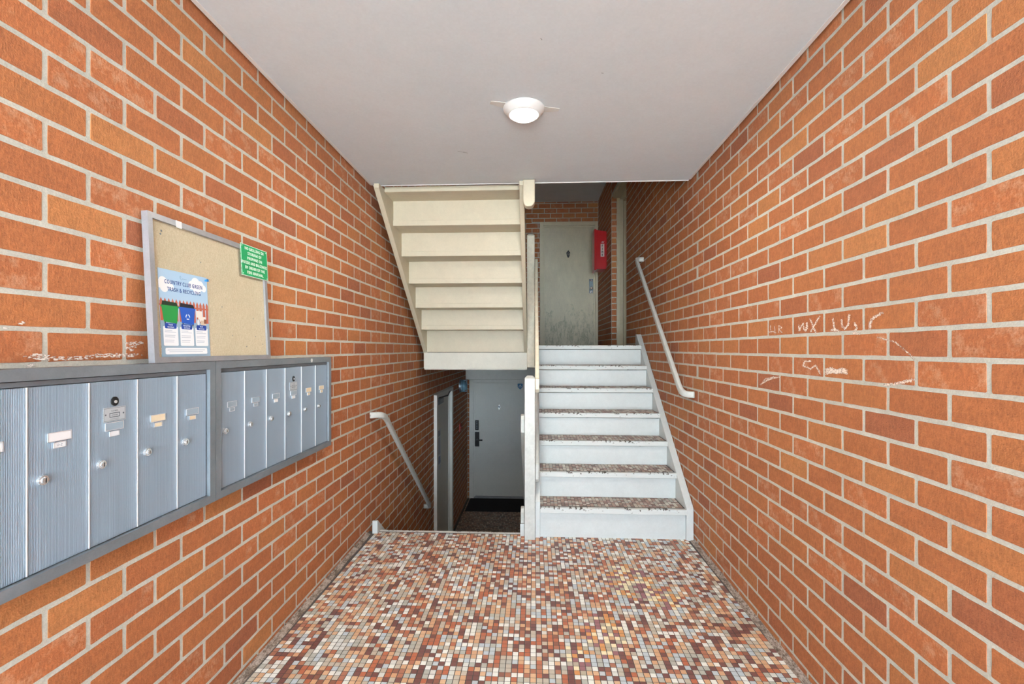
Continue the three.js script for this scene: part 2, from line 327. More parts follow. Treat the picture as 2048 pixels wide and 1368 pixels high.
// ---------------------------------------------------------------- ceilings
const ceiling = mesh('ceiling', [bx(-1.118, 1.026, H, H + 0.03, FRONT, HALL + 0.02, 0.004), bx(-1.6, 1.6, H + 0.03, H + 0.2, FRONT, HALL)], M.ceiling);
tag(ceiling, 'smooth pale grey painted ceiling of the entry hall', null, null, 'structure');
{ // boards follow the taper of the walls
  const p = ceiling.geometry.attributes.position;
  for (let i = 0; i < p.count; i++) if (p.getY(i) < H + 0.0301 && Math.abs(p.getX(i)) < 1.2) { const D = -p.getZ(i), e = p.getX(i) < 0 ? leftX(D) + 0.008 : rightX(D) - 0.008, b = p.getX(i) < 0 ? -1.118 : 1.026; p.setX(i, p.getX(i) - b + e); }
}
for (const [x, d, l, a] of [[0.025, 1.68, 0.012, 1.1], [-0.42, 2.62, 0.05, 0.5], [-0.40, 2.63, 0.03, 0.62], [0.28, 1.9, 0.01, 0.3]]) { const g = new THREE.BoxGeometry(l, 0.0006, 0.0016); g.rotateY(a); g.translate(x, H - 0.0002, -d); mesh('scuff_mark', [uvm(g)], M.tarnish, ceiling); }
[[-1, 'left'], [1, 'right']].forEach(([s]) => {
  const fx = s < 0 ? leftX : rightX, g = new THREE.BoxGeometry(0.016, 0.004, 1).toNonIndexed(), p = g.attributes.position;
  for (let i = 0; i < p.count; i++) { const D = p.getZ(i) > 0 ? FRONT : HALL; p.setXYZ(i, fx(D) - s * 0.018 + p.getX(i), H - 0.0005 + p.getY(i), -D); }
  const o = mesh('trim_' + (s < 0 ? 1 : 2), [uvm(g)], M.edge); tag(o, 'thin white bead along the ceiling edge at the ' + (s < 0 ? 'mailbox wall' : 'chalk-marked wall'), null, null, 'structure');
});
tag(mesh('trim_3', [bx(-1.125, 1.04, H - 0.004, H + 0.17, HALL + 0.021, HALL + 0.03, 0.002)], M.edge), 'white edging strip along the ceiling end above the stairs', null, null, 'structure');
tag(mesh('ceiling', [bx(-1.5, 1.6, UPY, UPY + 0.2, 4.42, UPD + 0.3)], M.ceiling), 'shaded ceiling over the upper landing', null, null, 'structure');
const TOP = 5.1;                                                    // the storey above the hall, open to the front like it
tag(mesh('ceiling', [bx(-1.6, 1.6, TOP, TOP + 0.2, FRONT, UPD + 0.3)], M.ceiling), 'ceiling of the storey above the entry hall', null, null, 'structure');
tag(mesh('wall_back', [bx(-1.5, 1.6, UPY + 0.2, TOP, 7.2, UPD + 0.3)], M.ceiling), 'painted back wall of the storey above', null, null, 'structure');
tag(mesh('ceiling', [ext([[3.14, H + 0.2], [3.14, H + 0.02], [4.43, UPY - 0.02], [4.43, UPY + 0.2]], 0.02, 1.04)], M.cream), 'sloped soffit of the flight in the storey above', null, null, 'structure');

tag(mesh('ceiling', [bx(-1.15, 0.3, 0.765, 1.06, 7.58, LOWD)], M.frameLower), 'painted bulkhead over the lower door', null, null, 'structure');

// ---------------------------------------------------------------- mosaic floors
const TILE = 0.0246;
const tileGeo = (() => {
  const h = (TILE - 0.0022) / 2, t = 0.0012, b = 0.0008, pos = [];
  const top = [[-h + b, -h + b], [h - b, -h + b], [h - b, h - b], [-h + b, h - b]], bot = [[-h, -h], [h, -h], [h, h], [-h, h]];
  const P = (q, y) => [q[0], y, q[1]], tri = (...v) => v.forEach((q) => pos.push(...q));
  tri(P(top[0], t), P(top[3], t), P(top[2], t)); tri(P(top[0], t), P(top[2], t), P(top[1], t));
  for (let i = 0; i < 4; i++) { const j = (i + 1) % 4; tri(P(top[i], t), P(top[j], t), P(bot[j], -0.002)); tri(P(top[i], t), P(bot[j], -0.002), P(bot[i], -0.002)); }
  const g = new THREE.BufferGeometry(); g.setAttribute('position', new THREE.Float32BufferAttribute(pos, 3)); g.computeVertexNormals(); return g;
})();
const tilePalette = [
  [css(112, 70, 64), 13], [css(136, 86, 68), 6], [css(178, 100, 68), 13], [css(168, 108, 82), 7], [css(206, 162, 124), 15], [css(214, 176, 138), 6],
  [css(190, 182, 166), 15], [css(178, 180, 170), 8], [css(188, 200, 206), 10], [css(232, 234, 228), 14], [css(214, 216, 210), 7],
];
const oddPalette = [[css(148, 98, 104), 30], [css(236, 226, 190), 26], [css(214, 150, 88), 24], [css(180, 172, 150), 20]];
const tileMats = tilePalette.map(([c]) => std({ color: c, roughness: 0.42 })), oddMats = oddPalette.map(([c]) => std({ color: c, roughness: 0.42 }));
const tileWhite = std({ color: 0xffffff, roughness: 0.42 });
const weigh = (pal) => { let r = rnd() * pal.reduce((s, p) => s + p[1], 0); for (let i = 0; i < pal.length; i++) { r -= pal[i][1]; if (r <= 0) return i; } return 0; };
const oddSpots = [[0.31, 2.05, 0.085, 0.16], [0.52, 2.52, 0.12, 0.2], [0.66, 2.36, 0.08, 0.1], [0.18, 1.88, 0.06, 0.09]];
const treadPalette = [[css(112, 84, 74), 16], [css(134, 102, 88), 14], [css(160, 128, 110), 14], [css(176, 162, 146), 18], [css(160, 154, 142), 14], [css(198, 190, 176), 13], [css(148, 116, 106), 11]];
const lowPalette = [[css(112, 82, 68), 20], [css(140, 104, 82), 20], [css(164, 130, 104), 20], [css(150, 132, 112), 18], [css(96, 72, 62), 12], [css(182, 160, 134), 10]];
function mosaic(parent, cells, singles, pal = tilePalette) {                          // cells: [X, Y, D] of each tile
  const chosen = new Map();
  const list = cells.map(([x, y, d]) => {
    const key = (x * 1000 | 0) + ':', odd = y === 0 && oddSpots.some(([ox, od, rx, rd]) => ((x - ox) / rx) ** 2 + ((d - od) / rd) ** 2 < 1) && rnd() < 0.85;
    let k = odd ? weigh(oddPalette) : chosen.has(key) && rnd() < 0.10 ? chosen.get(key) : weigh(pal);
    if (!odd) chosen.set(key, k);
    const [px, py, z] = seen(x, y, d), inside = px > -5 && px < 2053 && py > 0 && py < 1378;
    return { x, y: y + rr(-0.0002, 0.0002), d, k, odd, turn: rr(-0.012, 0.012), size: inside ? 1 / z : 0 };
  }).sort((a, b) => b.size - a.size);
  const place = (t, o) => { o.position.set(t.x, t.y, -t.d); o.rotation.y = t.turn; };
  list.slice(0, singles).forEach((t) => {
    const o = new THREE.Mesh(tileGeo, (t.odd ? oddMats : tileMats)[t.k]); o.name = 'floor_tile'; place(t, o); o.castShadow = o.receiveShadow = true; parent.add(o);
  });
  const rest = list.slice(singles), im = new THREE.InstancedMesh(tileGeo, tileWhite, rest.length), dummy = new THREE.Object3D();
  rest.forEach((t, i) => { place(t, dummy); dummy.updateMatrix(); im.setMatrixAt(i, dummy.matrix); im.setColorAt(i, (t.odd ? oddPalette : pal)[t.k][0]); });
  im.name = 'mosaic_tiles'; im.userData.kind = 'stuff'; im.castShadow = im.receiveShadow = true; parent.add(im);
}
const grid = (x0, x1, y, d0, d1) => { const out = []; for (let x = x0 + TILE / 2; x < x1 - TILE * 0.4; x += TILE) for (let d = d1 - TILE / 2; d > d0; d -= TILE) out.push([x, y, d]); return out; };
const floor = mesh('floor', [bx(-1.5, 1.5, -0.16, 0, FRONT - 0.02, HALL + 0.015)], M.grout);
tag(floor, 'small square mosaic tile floor in rust, tan, grey and maroon', null, null, 'structure');
mosaic(floor, grid(-1.1, 1.03, 0, FRONT, HALL + 0.005).filter(([x, , d]) => x > leftX(d) + 0.03 && x < rightX(d) - 0.03), 300);
const landing = mesh('floor', [bx(-1.1, 1.62, 1.10, LAND - 0.001, 4.50, UPD + 0.02), bx(0.036, 1.004, 1.1, LAND - 0.001, 4.388, 4.51)], M.grout);
tag(landing, 'tiled floor of the upper landing at the top of the stairs', null, null, 'structure');
mosaic(landing, grid(0.04, 1.03, LAND, 4.385, UPD - 0.02), 0, treadPalette);
const lowFloor = mesh('floor', [bx(-1.5, 1.6, LOW - 0.15, LOW, 2.9, LOWD + 0.3)], M.grout);
tag(lowFloor, 'brown mosaic tile floor of the lower hall', null, null, 'structure');
mosaic(lowFloor, grid(-1.12, 0.2, LOW, 4.4, LOWD), 0, lowPalette);
// cement cove where the hall floor meets the brick
[[-1, 'left', leftX], [1, 'right', rightX]].forEach(([s, side, fx]) => {
  const prof = [[0, 0], [0.034, 0], [0.026, 0.003], [0.014, 0.005], [0.006, 0.009], [0, 0.015]], pos = [], n = 28;
  for (let k = 0; k < n; k++) {
    const D = [FRONT + (HALL - 0.03 - FRONT) * k / n, FRONT + (HALL - 0.03 - FRONT) * (k + 1) / n], w = D.map((d) => 1 + 0.25 * Math.sin(d * 23 + s) * Math.cos(d * 9.1));
    for (let i = 0; i + 1 < prof.length; i++) {
      const q = [0, 1].map((e) => [i, i + 1].map((j) => [fx(D[e]) - s * (prof[j][0] * w[e] - 0.002), prof[j][1] + 0.0006, -D[e]]));
      const t = s < 0 ? [q[0][0], q[1][0], q[1][1], q[0][0], q[1][1], q[0][1]] : [q[0][0], q[1][1], q[1][0], q[0][0], q[0][1], q[1][1]];
      t.forEach((v) => pos.push(...v));
    }
  }
  const g = new THREE.BufferGeometry(); g.setAttribute('position', new THREE.Float32BufferAttribute(pos, 3)); g.computeVertexNormals();
  const m = M.cove.clone(); m.side = THREE.DoubleSide;
  tag(mesh('baseboard_' + side, [uvm(g)], m), 'grimy cement cove along the foot of the ' + (s < 0 ? 'mailbox wall' : 'chalk-marked wall'), null, null, 'structure');
});

// ---------------------------------------------------------------- flight of stairs going up on the right
const NOSE = [3.065, 3.278, 3.491, 3.704, 3.917, 4.13, 4.343], RISE = [0.206, 0.389, 0.571, 0.753, 0.936, 1.121, LAND], SX0 = 0.036, SX1 = 1.006;
const stairs = group('staircase', 'white painted stairs with mosaic treads climbing beside the brick wall', 'stairs');
for (let k = 0; k < 7; k++) {
  const y0 = k ? RISE[k - 1] : 0, y1 = RISE[k], d = NOSE[k];
  mesh('riser', [bx(SX0, SX1 - 0.002, y0, y1 - 0.0415, d + 0.024, d + 0.044, 0.002)], M.white, stairs);
  const nose = bx(SX0, SX1, y1 - 0.037, y1, d, d + 0.03, 0.004), uv = nose.attributes.uv, p = nose.attributes.position;
  for (let i = 0; i < uv.count; i++) uv.setXY(i, p.getX(i) + k * 0.37, (y1 - p.getY(i)) + 0.001);
  mesh('nosing', [nose], M.chipped, stairs);
  if (k < 6) {
    const tread = mesh('tread', [bx(SX0, SX1, y1 - 0.03, y1 - 0.0015, d + 0.028, NOSE[k + 1] + 0.03)], M.grout, stairs);
    mosaic(tread, grid(SX0, SX1, y1 - 0.0008, d + 0.03, NOSE[k + 1] + 0.024), 0, treadPalette);
  }
}
mesh('stringer', [ext([[3.072, 0], [3.072, 0.215], [4.56, 1.415], [4.60, 1.415], [4.60, 1.12], [3.3, 0]], SX1 - 0.002, 1.052, 0.002)], M.white, stairs);
mesh('stringer', [ext([[3.072, 0], [3.072, 0.24], [4.36, 1.345], [4.44, 1.345], [4.44, 1.10], [3.3, 0]], 0.004, SX0 + 0.002, 0.002)], M.white, stairs);

// newel posts with the two rails of that flight
const railing = group('stair_railing', 'white chipped post-and-rail banister between the up and down flights', 'banister');
const chamferTop = (x0, x1, y0, y1, d0, d1, c) => {
  const m = bx(x0, x1, y0, y1 - c, d0, d1, 0.004), w = (x1 - x0), e = (d1 - d0);
  const cap = new THREE.CylinderGeometry(Math.SQRT1_2 * (w - 2 * c), Math.SQRT1_2 * w, c, 4, 1); cap.rotateY(Math.PI / 4); cap.scale(1, 1, e / w);
  cap.translate((x0 + x1) / 2, y1 - c / 2 - 0.001, -(d0 + d1) / 2); return [m, uvm(cap)];
};
mesh('newel_post', chamferTop(-0.066, 0.004, 0, 1.092, 3.03, 3.10, 0.017), M.worn, railing);
mesh('newel_post', chamferTop(-0.073, 0.002, 1.09, 2.389, 4.42, 4.495, 0.016), M.wornCream, railing);
const railPoly = (d0, y0, d1, y1, h, cut) => [[d0, y0 - h], [d0 - cut, y0 - h + cut * 1.2], [d0 - cut, y0 - cut * 0.3], [d0, y0], [d1 - 0.05, y1], [d1, y1 - 0.008], [d1 + 0.012, y1 - 0.05], [d1, y1 - h]];
mesh('handrail', [ext(railPoly(3.09, 1.075, 4.43, 2.135, 0.1, 0.02), 0.004, 0.032, 0.004)], M.wornCream, railing);
mesh('mid_rail', [ext(railPoly(3.09, 0.50, 4.43, 1.62, 0.13, 0.02), 0.004, 0.030, 0.004)], M.worn, railing);

// ---------------------------------------------------------------- flight going down on the left
const down = group('staircase', 'stairs going down beside the mailbox wall, behind a white nosing', 'stairs');
const DR = -LOW / 7, DG = 0.2155;
mesh('nosing', [bx(-1.085, -0.066, -0.036, 0.0015, HALL + 0.016, HALL + 0.046, 0.004)], M.chipped, down);
for (let k = 0; k < 7; k++) {
  const y1 = -DR * k, d = HALL + 0.02 + DG * k;
  mesh('riser', [bx(-1.1, 0.03, y1 - DR, y1 - 0.034, d + 0.002, d + 0.022)], M.white, down);
  if (k < 6) {
    const t = mesh('tread', [bx(-1.1, 0.03, y1 - DR - 0.03, y1 - DR, d + 0.022, d + DG + 0.022)], M.grout, down);
    mesh('nosing', [bx(-1.1, 0.03, y1 - DR - 0.036, y1 - DR + 0.001, d + DG + 0.0222, d + DG + 0.05, 0.004)], M.chipped, down);
    t.receiveShadow = true;
  }
}
mesh('stringer', [ext([[3.085, 0.002], [3.085, 0.088], [3.10, 0.088], [4.78, -1.295], [4.55, -1.295], [3.14, -0.1]], -1.115, -1.078, 0.002)], M.white, down);
mesh('stringer', [ext([[3.09, 0.002], [3.09, 0.085], [3.12, 0.075], [4.75, -1.295], [4.5, -1.295], [3.14, -0.1]], -0.097, -0.068, 0.002)], M.white, down);
const rail2 = group('stair_railing', 'pale rounded rails running down on the lower-flight side of the newel', 'banister');
const arcRail = (d0, y0, d1, y1, h) => [[d0, y0 - h], [d0, y0 - 0.03], [d0 + 0.02, y0 - 0.006], [d0 + 0.05, y0], [d1, y1], [d1 + 0.01, y1 - h * 0.6], [d1 - 0.04, y1 - h]];
mesh('handrail', [ext(arcRail(3.102, 0.82, 4.62, -0.44, 0.12), -0.094, -0.0665, 0.004)], M.worn, rail2);
mesh('mid_rail', [ext(arcRail(3.102, 0.185, 4.4, -0.9, 0.10), -0.094, -0.0665, 0.004)], M.worn, rail2);

// ---------------------------------------------------------------- flight above: seen from below, climbing towards the entrance
const up2 = group('staircase', 'underside of the cream painted stairs climbing above the lower hall', 'stairs');
const UR = 0.1865, UG = 0.2155, UX0 = -1.066, UX1 = -0.101;
for (let j = 1; j <= 7; j++) {
  const d = 4.47 - UG * (j - 1), y = LAND + UR * j;
  if (j < 7) mesh('riser', [bx(UX0, UX1, j === 1 ? y - UR - 0.066 : y - UR - 0.041, y - 0.04, d, d + 0.02, 0.0015)], M.cream, up2);
  if (j < 7) mesh('tread', [bx(UX0, UX1, y - 0.04, y, d - UG + (j === 6 ? 0.02 : -0.005), d + 0.045, 0.002)], M.cream, up2);
}
mesh('stringer', [ext([[3.075, 2.405], [3.075, 2.375], [4.52, 1.20], [4.52, 1.5], [3.45, 2.405]], -1.101, UX0 + 0.002, 0.002)], M.cream, up2);
mesh('stringer', [ext([[3.075, 2.405], [3.075, 2.375], [4.52, 1.20], [4.52, 1.5], [3.45, 2.405]], UX1 - 0.002, -0.071, 0.002)], M.cream, up2);
mesh('header', [bx(UX0, UX1, 2.385, 2.407, 3.19, 3.245, 0.003)], M.cream, up2);
mesh('fascia', [bx(-1.098, -0.070, 1.078, 1.236, 4.478, 4.497, 0.003), bx(-1.09, -0.070, 1.066, 1.0785, 4.470, 4.50, 0.002)], M.fascia, up2);
{ const s = new THREE.Shape(); s.moveTo(-0.076, 2.405); s.lineTo(-0.076, 2.262); s.quadraticCurveTo(-0.07, 2.224, -0.037, 2.224); s.quadraticCurveTo(-0.004, 2.224, 0.002, 2.262); s.lineTo(0.002, 2.405); s.closePath();
  tag(mesh('newel_post', [extZ(s, 3.05, 3.12, 0.004)], M.cream), 'cream newel post end hanging below the ceiling edge beside the stair underside', 'newel post'); }

// ---------------------------------------------------------------- wall handrails
function wallRail(name, label, s, pts, wallAt) {                    // pts: [X, Y, D] centre line, swept with a flattened profile
  const g = group(name, label, 'handrail');
  const curve = new THREE.CatmullRomCurve3(pts.map(([x, y, d]) => new THREE.Vector3(x, y, -d)), false, 'centripetal');
  const n = 140, prof = [], w = 0.015, h = 0.022;
  for (let i = 0; i < 12; i++) { const a = i / 12 * Math.PI * 2, c = Math.cos(a), q = Math.sin(a); prof.push([Math.sign(c) * Math.abs(c) ** 0.5 * w, Math.sign(q) * Math.abs(q) ** 0.6 * h]); }
  const pos = [], rings = [];
  for (let k = 0; k <= n; k++) {
    const u = k / n, p = curve.getPointAt(u), t = curve.getTangentAt(u), upv = new THREE.Vector3(0, 1, 0).addScaledVector(t, -t.y).normalize();
    const lat = new THREE.Vector3().crossVectors(t, upv).normalize();
    rings.push(prof.map(([a, b]) => p.clone().addScaledVector(lat, a).addScaledVector(upv, b)));
  }
  const idx = [];
  rings.forEach((r) => r.forEach((v) => pos.push(v.x, v.y, v.z)));
  for (let k = 0; k < n; k++) for (let i = 0; i < 12; i++) { const j = (i + 1) % 12, a = k * 12 + i, b = k * 12 + j; idx.push(a, b, b + 12, a, b + 12, a + 12); }
  for (const o of [0, n * 12]) for (let i = 1; i < 11; i++) idx.push(o, o + i, o + i + 1);
  const geo = new THREE.BufferGeometry(); geo.setAttribute('position', new THREE.Float32BufferAttribute(pos, 3)); geo.setIndex(idx); geo.computeVertexNormals();
  const m = M.worn.clone(); m.side = THREE.DoubleSide;
  mesh('rail', [uvm(geo)], m, g);
  return g;
}
wallRail('handrail', 'white chipped handrail on the brick wall above the climbing stairs', 1,
  [[1.055, 0.968, 3.07], [1.03, 0.968, 3.075], [1.005, 0.97, 3.09], [0.988, 0.984, 3.115], [0.983, 1.012, 3.148], [0.983, 1.06, 3.205], [0.983, 1.50, 3.722], [0.983, 1.9, 4.19], [0.983, 2.075, 4.395], [0.983, 2.112, 4.437], [0.988, 2.13, 4.462], [1.003, 2.136, 4.474], [1.025, 2.137, 4.476], [1.055, 2.137, 4.476]]);
wallRail('handrail', 'pale handrail on the brick wall beside the stairs going down', -1,
  [[-1.148, 0.806, 3.135], [-1.125, 0.807, 3.14], [-1.10, 0.806, 3.158], [-1.084, 0.799, 3.19], [-1.078, 0.782, 3.235], [-1.078, 0.748, 3.29], [-1.078, 0.69, 3.36], [-1.078, 0.2, 3.972], [-1.078, -0.2, 4.472], [-1.078, -0.315, 4.615], [-1.078, -0.342, 4.65], [-1.083, -0.355, 4.67], [-1.098, -0.361, 4.68], [-1.12, -0.362, 4.682], [-1.148, -0.362, 4.682]]);

// ---------------------------------------------------------------- doors
function plate(name, m, parent, x0, x1, y0, y1, d0, d1, r = 0.003) { return mesh(name, [bx(x0, x1, y0, y1, d0, d1, r)], m, parent); }
{ // upper door
  const g = group('door_1', 'beige metal apartment door at the top landing', null, null, 'structure'); g.userData.kind = 'structure';
  mesh('frame', [bx(0.09, 0.145, LAND, 3.345, UPD - 0.02, UPD + 0.12, 0.004), bx(0.985, 1.03, LAND, 3.345, UPD - 0.02, UPD + 0.12, 0.004), bx(0.1445, 0.9855, 3.285, 3.345, UPD - 0.019, UPD + 0.12, 0.004),
    bx(0.143, 0.164, LAND, 3.286, UPD + 0.012, UPD + 0.029, 0.003), bx(0.965, 0.987, LAND, 3.286, UPD + 0.012, UPD + 0.029, 0.003), bx(0.1635, 0.9655, 3.262, 3.286, UPD + 0.013, UPD + 0.029, 0.003)], M.frameUpper, g);
  { const b = bx(0.16, 0.968, LAND + 0.012, 3.266, UPD + 0.03, UPD + 0.075, 0.003), u = b.attributes.uv; for (let i = 0; i < u.count; i++) u.setXY(i, u.getX(i) - 0.16, u.getY(i) - LAND); mesh('leaf', [b], M.doorUpper, g); }
  const f = UPD + 0.03;
  const lock = plate('lock_plate', M.tarnish, g, 0.892, 0.956, 2.18, 2.415, f - 0.008, f, 0.004);
  mesh('knob', [new THREE.SphereGeometry(0.026, 16, 10).scale(1, 1, 0.8).translate(0.925, 2.262, -(f - 0.03))], M.chrome, lock);
  plate('keypad', M.chrome, lock, 0.905, 0.945, 2.375, 2.402, f - 0.012, f - 0.007); plate('keypad', M.chrome, lock, 0.905, 0.945, 2.188, 2.222, f - 0.012, f - 0.007);
  { const s = new THREE.Shape(); s.moveTo(0.552, 2.89); s.lineTo(0.584, 2.845); s.lineTo(0.572, 2.79); s.lineTo(0.552, 2.76); s.lineTo(0.532, 2.79); s.lineTo(0.52, 2.845); s.closePath();
    const k = mesh('door_knocker', [extZ(s, f - 0.012, f, 0.002)], M.black, g); mesh('ring', [new THREE.TorusGeometry(0.016, 0.004, 6, 16).translate(0.552, 2.825, -(f - 0.016))], M.chrome, k); }
  plate('number_plate', M.frameUpper, g, 0.528, 0.576, 2.735, 2.755, f - 0.004, f);
  plate('threshold', M.alu, g, 0.09, 1.03, LAND, LAND + 0.012, UPD - 0.01, UPD + 0.1);
}
{ // side door on the landing, in the right wall, seen almost edge-on
  const g = group('door_2', 'cream door frame set deep in the brick beside the landing', null, null, 'structure');
  const top = 3.30;
  mesh('frame', [bx(1.104, 1.15, LAND, top, JOGD - 0.02, JOGD + 0.05, 0.004), bx(1.148, 1.19, LAND, top - 0.02, JOGD - 0.005, JOGD + 0.05, 0.004), bx(1.188, 1.42, LAND, top - 0.05, JOGD - 0.035, JOGD + 0.05, 0.004),
    bx(1.057, 1.15, top - 0.004, top + 0.06, RIGHT_END, JOGD + 0.05, 0.004), bx(1.148, 1.19, top - 0.02, top + 0.04, RIGHT_END, JOGD, 0.004), bx(1.188, 1.42, top - 0.05, top + 0.04, RIGHT_END, JOGD, 0.004),
    bx(1.06, 1.42, LAND, top, RIGHT_END + 0.002, RIGHT_END + 0.04, 0.004)], M.frameUpper, g);
  plate('leaf', M.doorUpper, g, 1.26, 1.30, LAND + 0.01, top - 0.05, RIGHT_END + 0.04, JOGD - 0.03);
  tag(mesh('wall_right', [bx(1.042, 1.6, top + 0.06, UPY + 0.2, RIGHT_END, JOGD + 0.01), bx(1.32, 1.6, LAND - 0.2, top + 0.1, RIGHT_END, JOGD)], M.mortar), 'brick above the side door of the landing', null, null, 'structure');
}
const lintel = scene.children[scene.children.length - 1];
layBricks(lintel, { u0: RIGHT_END, u1: JOGD, y0: 3.36, y1: UPY, base: 0.036, phase: 0.2 * LONG, singles: 30, at: (D, y) => ({ p: new THREE.Vector3(1.037, y, -D), turn: -Math.PI / 2 }) });
{ // lower door
  const g = group('door_3', 'pale grey door with black keypad lock in the lower hall', null, null, 'structure');
  mesh('frame', [bx(LDX0, LDX0 + 0.075, LOW, 0.745, LOWD - 0.02, LOWD + 0.12, 0.004), bx(LDX1 - 0.075, LDX1, LOW, 0.745, LOWD - 0.02, LOWD + 0.12, 0.004), bx(LDX0 + 0.0745, LDX1 - 0.0745, 0.70, 0.745, LOWD - 0.019, LOWD + 0.12, 0.004),
    bx(LDX0 + 0.074, LDX0 + 0.096, LOW, 0.701, LOWD + 0.002, LOWD + 0.019, 0.003), bx(LDX1 - 0.096, LDX1 - 0.074, LOW, 0.701, LOWD + 0.002, LOWD + 0.019, 0.003), bx(LDX0 + 0.0955, LDX1 - 0.0955, 0.678, 0.701, LOWD + 0.003, LOWD + 0.019, 0.003)], M.frameLower, g);
  plate('leaf', M.doorLower, g, LDX0 + 0.091, LDX1 - 0.091, LOW + 0.035, 0.684, LOWD + 0.02, LOWD + 0.065);
  plate('threshold', M.alu, g, LDX0, LDX1, LOW, LOW + 0.03, LOWD - 0.01, LOWD + 0.08);
  const f = LOWD + 0.02, kp = plate('keypad', M.black, g, -1.022, -0.958, -0.125, 0.045, f - 0.022, f, 0.006);
  for (let i = 0; i < 5; i++) plate('key', M.tarnish, kp, -1.0, -0.98, 0.012 - i * 0.028, 0.027 - i * 0.028, f - 0.026, f - 0.02, 0.002);
  const lv = plate('lock_plate', M.black, g, -1.032, -0.95, -0.408, -0.155, f - 0.018, f, 0.006);
  mesh('lever', [bx(-0.998, -0.888, -0.302, -0.276, f - 0.07, f - 0.05, 0.006), bx(-0.998, -0.972, -0.302, -0.276, f - 0.06, f - 0.01, 0.004)], M.black, lv);
  const kn = mesh('door_knocker', [extZ([[-0.607, 0.32], [-0.584, 0.285], [-0.59, 0.25], [-0.607, 0.222], [-0.624, 0.25], [-0.63, 0.285]], f - 0.01, f, 0.002)], M.chrome, g);
  mesh('ring', [new THREE.TorusGeometry(0.013, 0.004, 6, 14).translate(-0.607, 0.272, -(f - 0.013))], M.glassBlue, kn);
  const s = new THREE.Shape(); s.moveTo(-0.29, 0.672); s.lineTo(-0.245, 0.69); s.lineTo(-0.2, 0.672); s.lineTo(-0.202, 0.615); s.lineTo(-0.245, 0.575); s.lineTo(-0.288, 0.615); s.closePath();
  const st = mesh('shield_sticker', [extZ(s, f - 0.0025, f - 0.0003)], std({ color: lin(0.03, 0.17, 0.36), roughness: 0.5 }), g);
  mesh('emblem', [extZ([[-0.262, 0.64], [-0.245, 0.662], [-0.228, 0.64]], f - 0.0035, f - 0.0024), bx(-0.275, -0.215, 0.618, 0.626, f - 0.0035, f - 0.0024)], M.slotLabel, st);
}
{ // door in the left wall of the lower hall
  const g = group('door_4', 'grey door with overhead closer in the brick wall of the lower hall', null, null, 'structure');
  const [a, b, , t] = L4, wx = -1.15;
  mesh('frame', [bx(wx - 0.13, wx + 0.036, LOW, t + 0.015, a - 0.03, a + 0.03, 0.004), bx(wx - 0.13, wx + 0.012, LOW, t + 0.015, b - 0.05, b + 0.03, 0.004), bx(wx - 0.13, wx + 0.011, t - 0.035, t + 0.015, a + 0.0295, b - 0.0495, 0.004),
    bx(wx - 0.13, wx - 0.03, LOW, t - 0.03, b - 0.075, b - 0.045, 0.003)], M.frameLower, g);
  plate('leaf', M.doorLower, g, wx - 0.085, wx - 0.04, LOW + 0.01, t - 0.04, a + 0.032, b - 0.075);
  const cl = plate('door_closer', M.tarnish, g, wx - 0.04, wx + 0.02, t - 0.125, t - 0.055, a + 0.15, a + 0.45, 0.012);
  const arm = (p, q, r) => { const A = new THREE.Vector3(p[0], p[1], -p[2]), B = new THREE.Vector3(q[0], q[1], -q[2]), c = new THREE.CylinderGeometry(r, r, A.distanceTo(B), 8); c.applyQuaternion(new THREE.Quaternion().setFromUnitVectors(new THREE.Vector3(0, 1, 0), B.clone().sub(A).normalize())); c.translate((A.x + B.x) / 2, (A.y + B.y) / 2, (A.z + B.z) / 2); return uvm(c); };
  mesh('closer_arm', [arm([wx - 0.01, t - 0.05, a + 0.3], [wx + 0.05, t - 0.045, a + 0.55], 0.009), arm([wx + 0.05, t - 0.045, a + 0.55], [wx - 0.005, t - 0.02, b - 0.1], 0.008)], M.black, cl);
}
{ // paper on that door
  const t = canvasTex(160, 512, (c, w, h) => {
    c.fillStyle = '#d9dee2'; c.fillRect(0, 0, w, h); c.fillStyle = '#2c4a86';
    for (let i = 0; i < 9; i++) c.fillRect(14, 20 + i * 8, 60 + (i * 37) % 70, 4);
    c.fillStyle = '#5a6f9a'; for (let i = 0; i < 24; i++) c.fillRect(14, 110 + i * 9, 80 + (i * 53) % 52, 3);
    c.fillStyle = '#2b55a8'; for (let i = 0; i < 7; i++) c.fillRect(24, 350 + i * 14, 70 + (i * 29) % 50, 8);
  });
  const g = new THREE.BoxGeometry(0.002, 0.5, 0.2), p = g.toNonIndexed(); p.translate(-1.15 - 0.0385, 0.02, -5.66);
  tag(mesh('paper_notice', [p], std({ map: t, roughness: 0.8 })), 'tall paper notice with blue lines on the lower side door', 'notice');
}

// ---------------------------------------------------------------- things on the left wall: local frame u = D, v = Y, w = out from the brick
function onLeft(D) { const o = new THREE.Group(); o.position.set(leftX(D), 0, -D); o.rotation.y = Math.PI / 2 + TAPER; return o; }   // local x runs along D, local z comes out of the wall
function lb(u0, u1, v0, v1, w0, w1, r = 0) {
  const g = r ? new RoundedBoxGeometry(u1 - u0, v1 - v0, w1 - w0, 1, Math.min(r, (u1 - u0) / 2.01, (v1 - v0) / 2.01, (w1 - w0) / 2.01)) : new THREE.BoxGeometry(u1 - u0, v1 - v0, w1 - w0);
  g.translate((u0 + u1) / 2, (v0 + v1) / 2, (w0 + w1) / 2); return uvm(g);
}
function wallGroup(name, D, label, category, grp) { const g = onLeft(D); g.name = numbered(name); scene.add(g); return tag(g, label, category, grp); }
function prism(outline, w0, w1) { const g = new THREE.ExtrudeGeometry(new THREE.Shape(outline.map(([a, b]) => new THREE.Vector2(a, b))), { depth: w1 - w0, bevelEnabled: false }); g.translate(0, 0, w0); return uvm(g); }
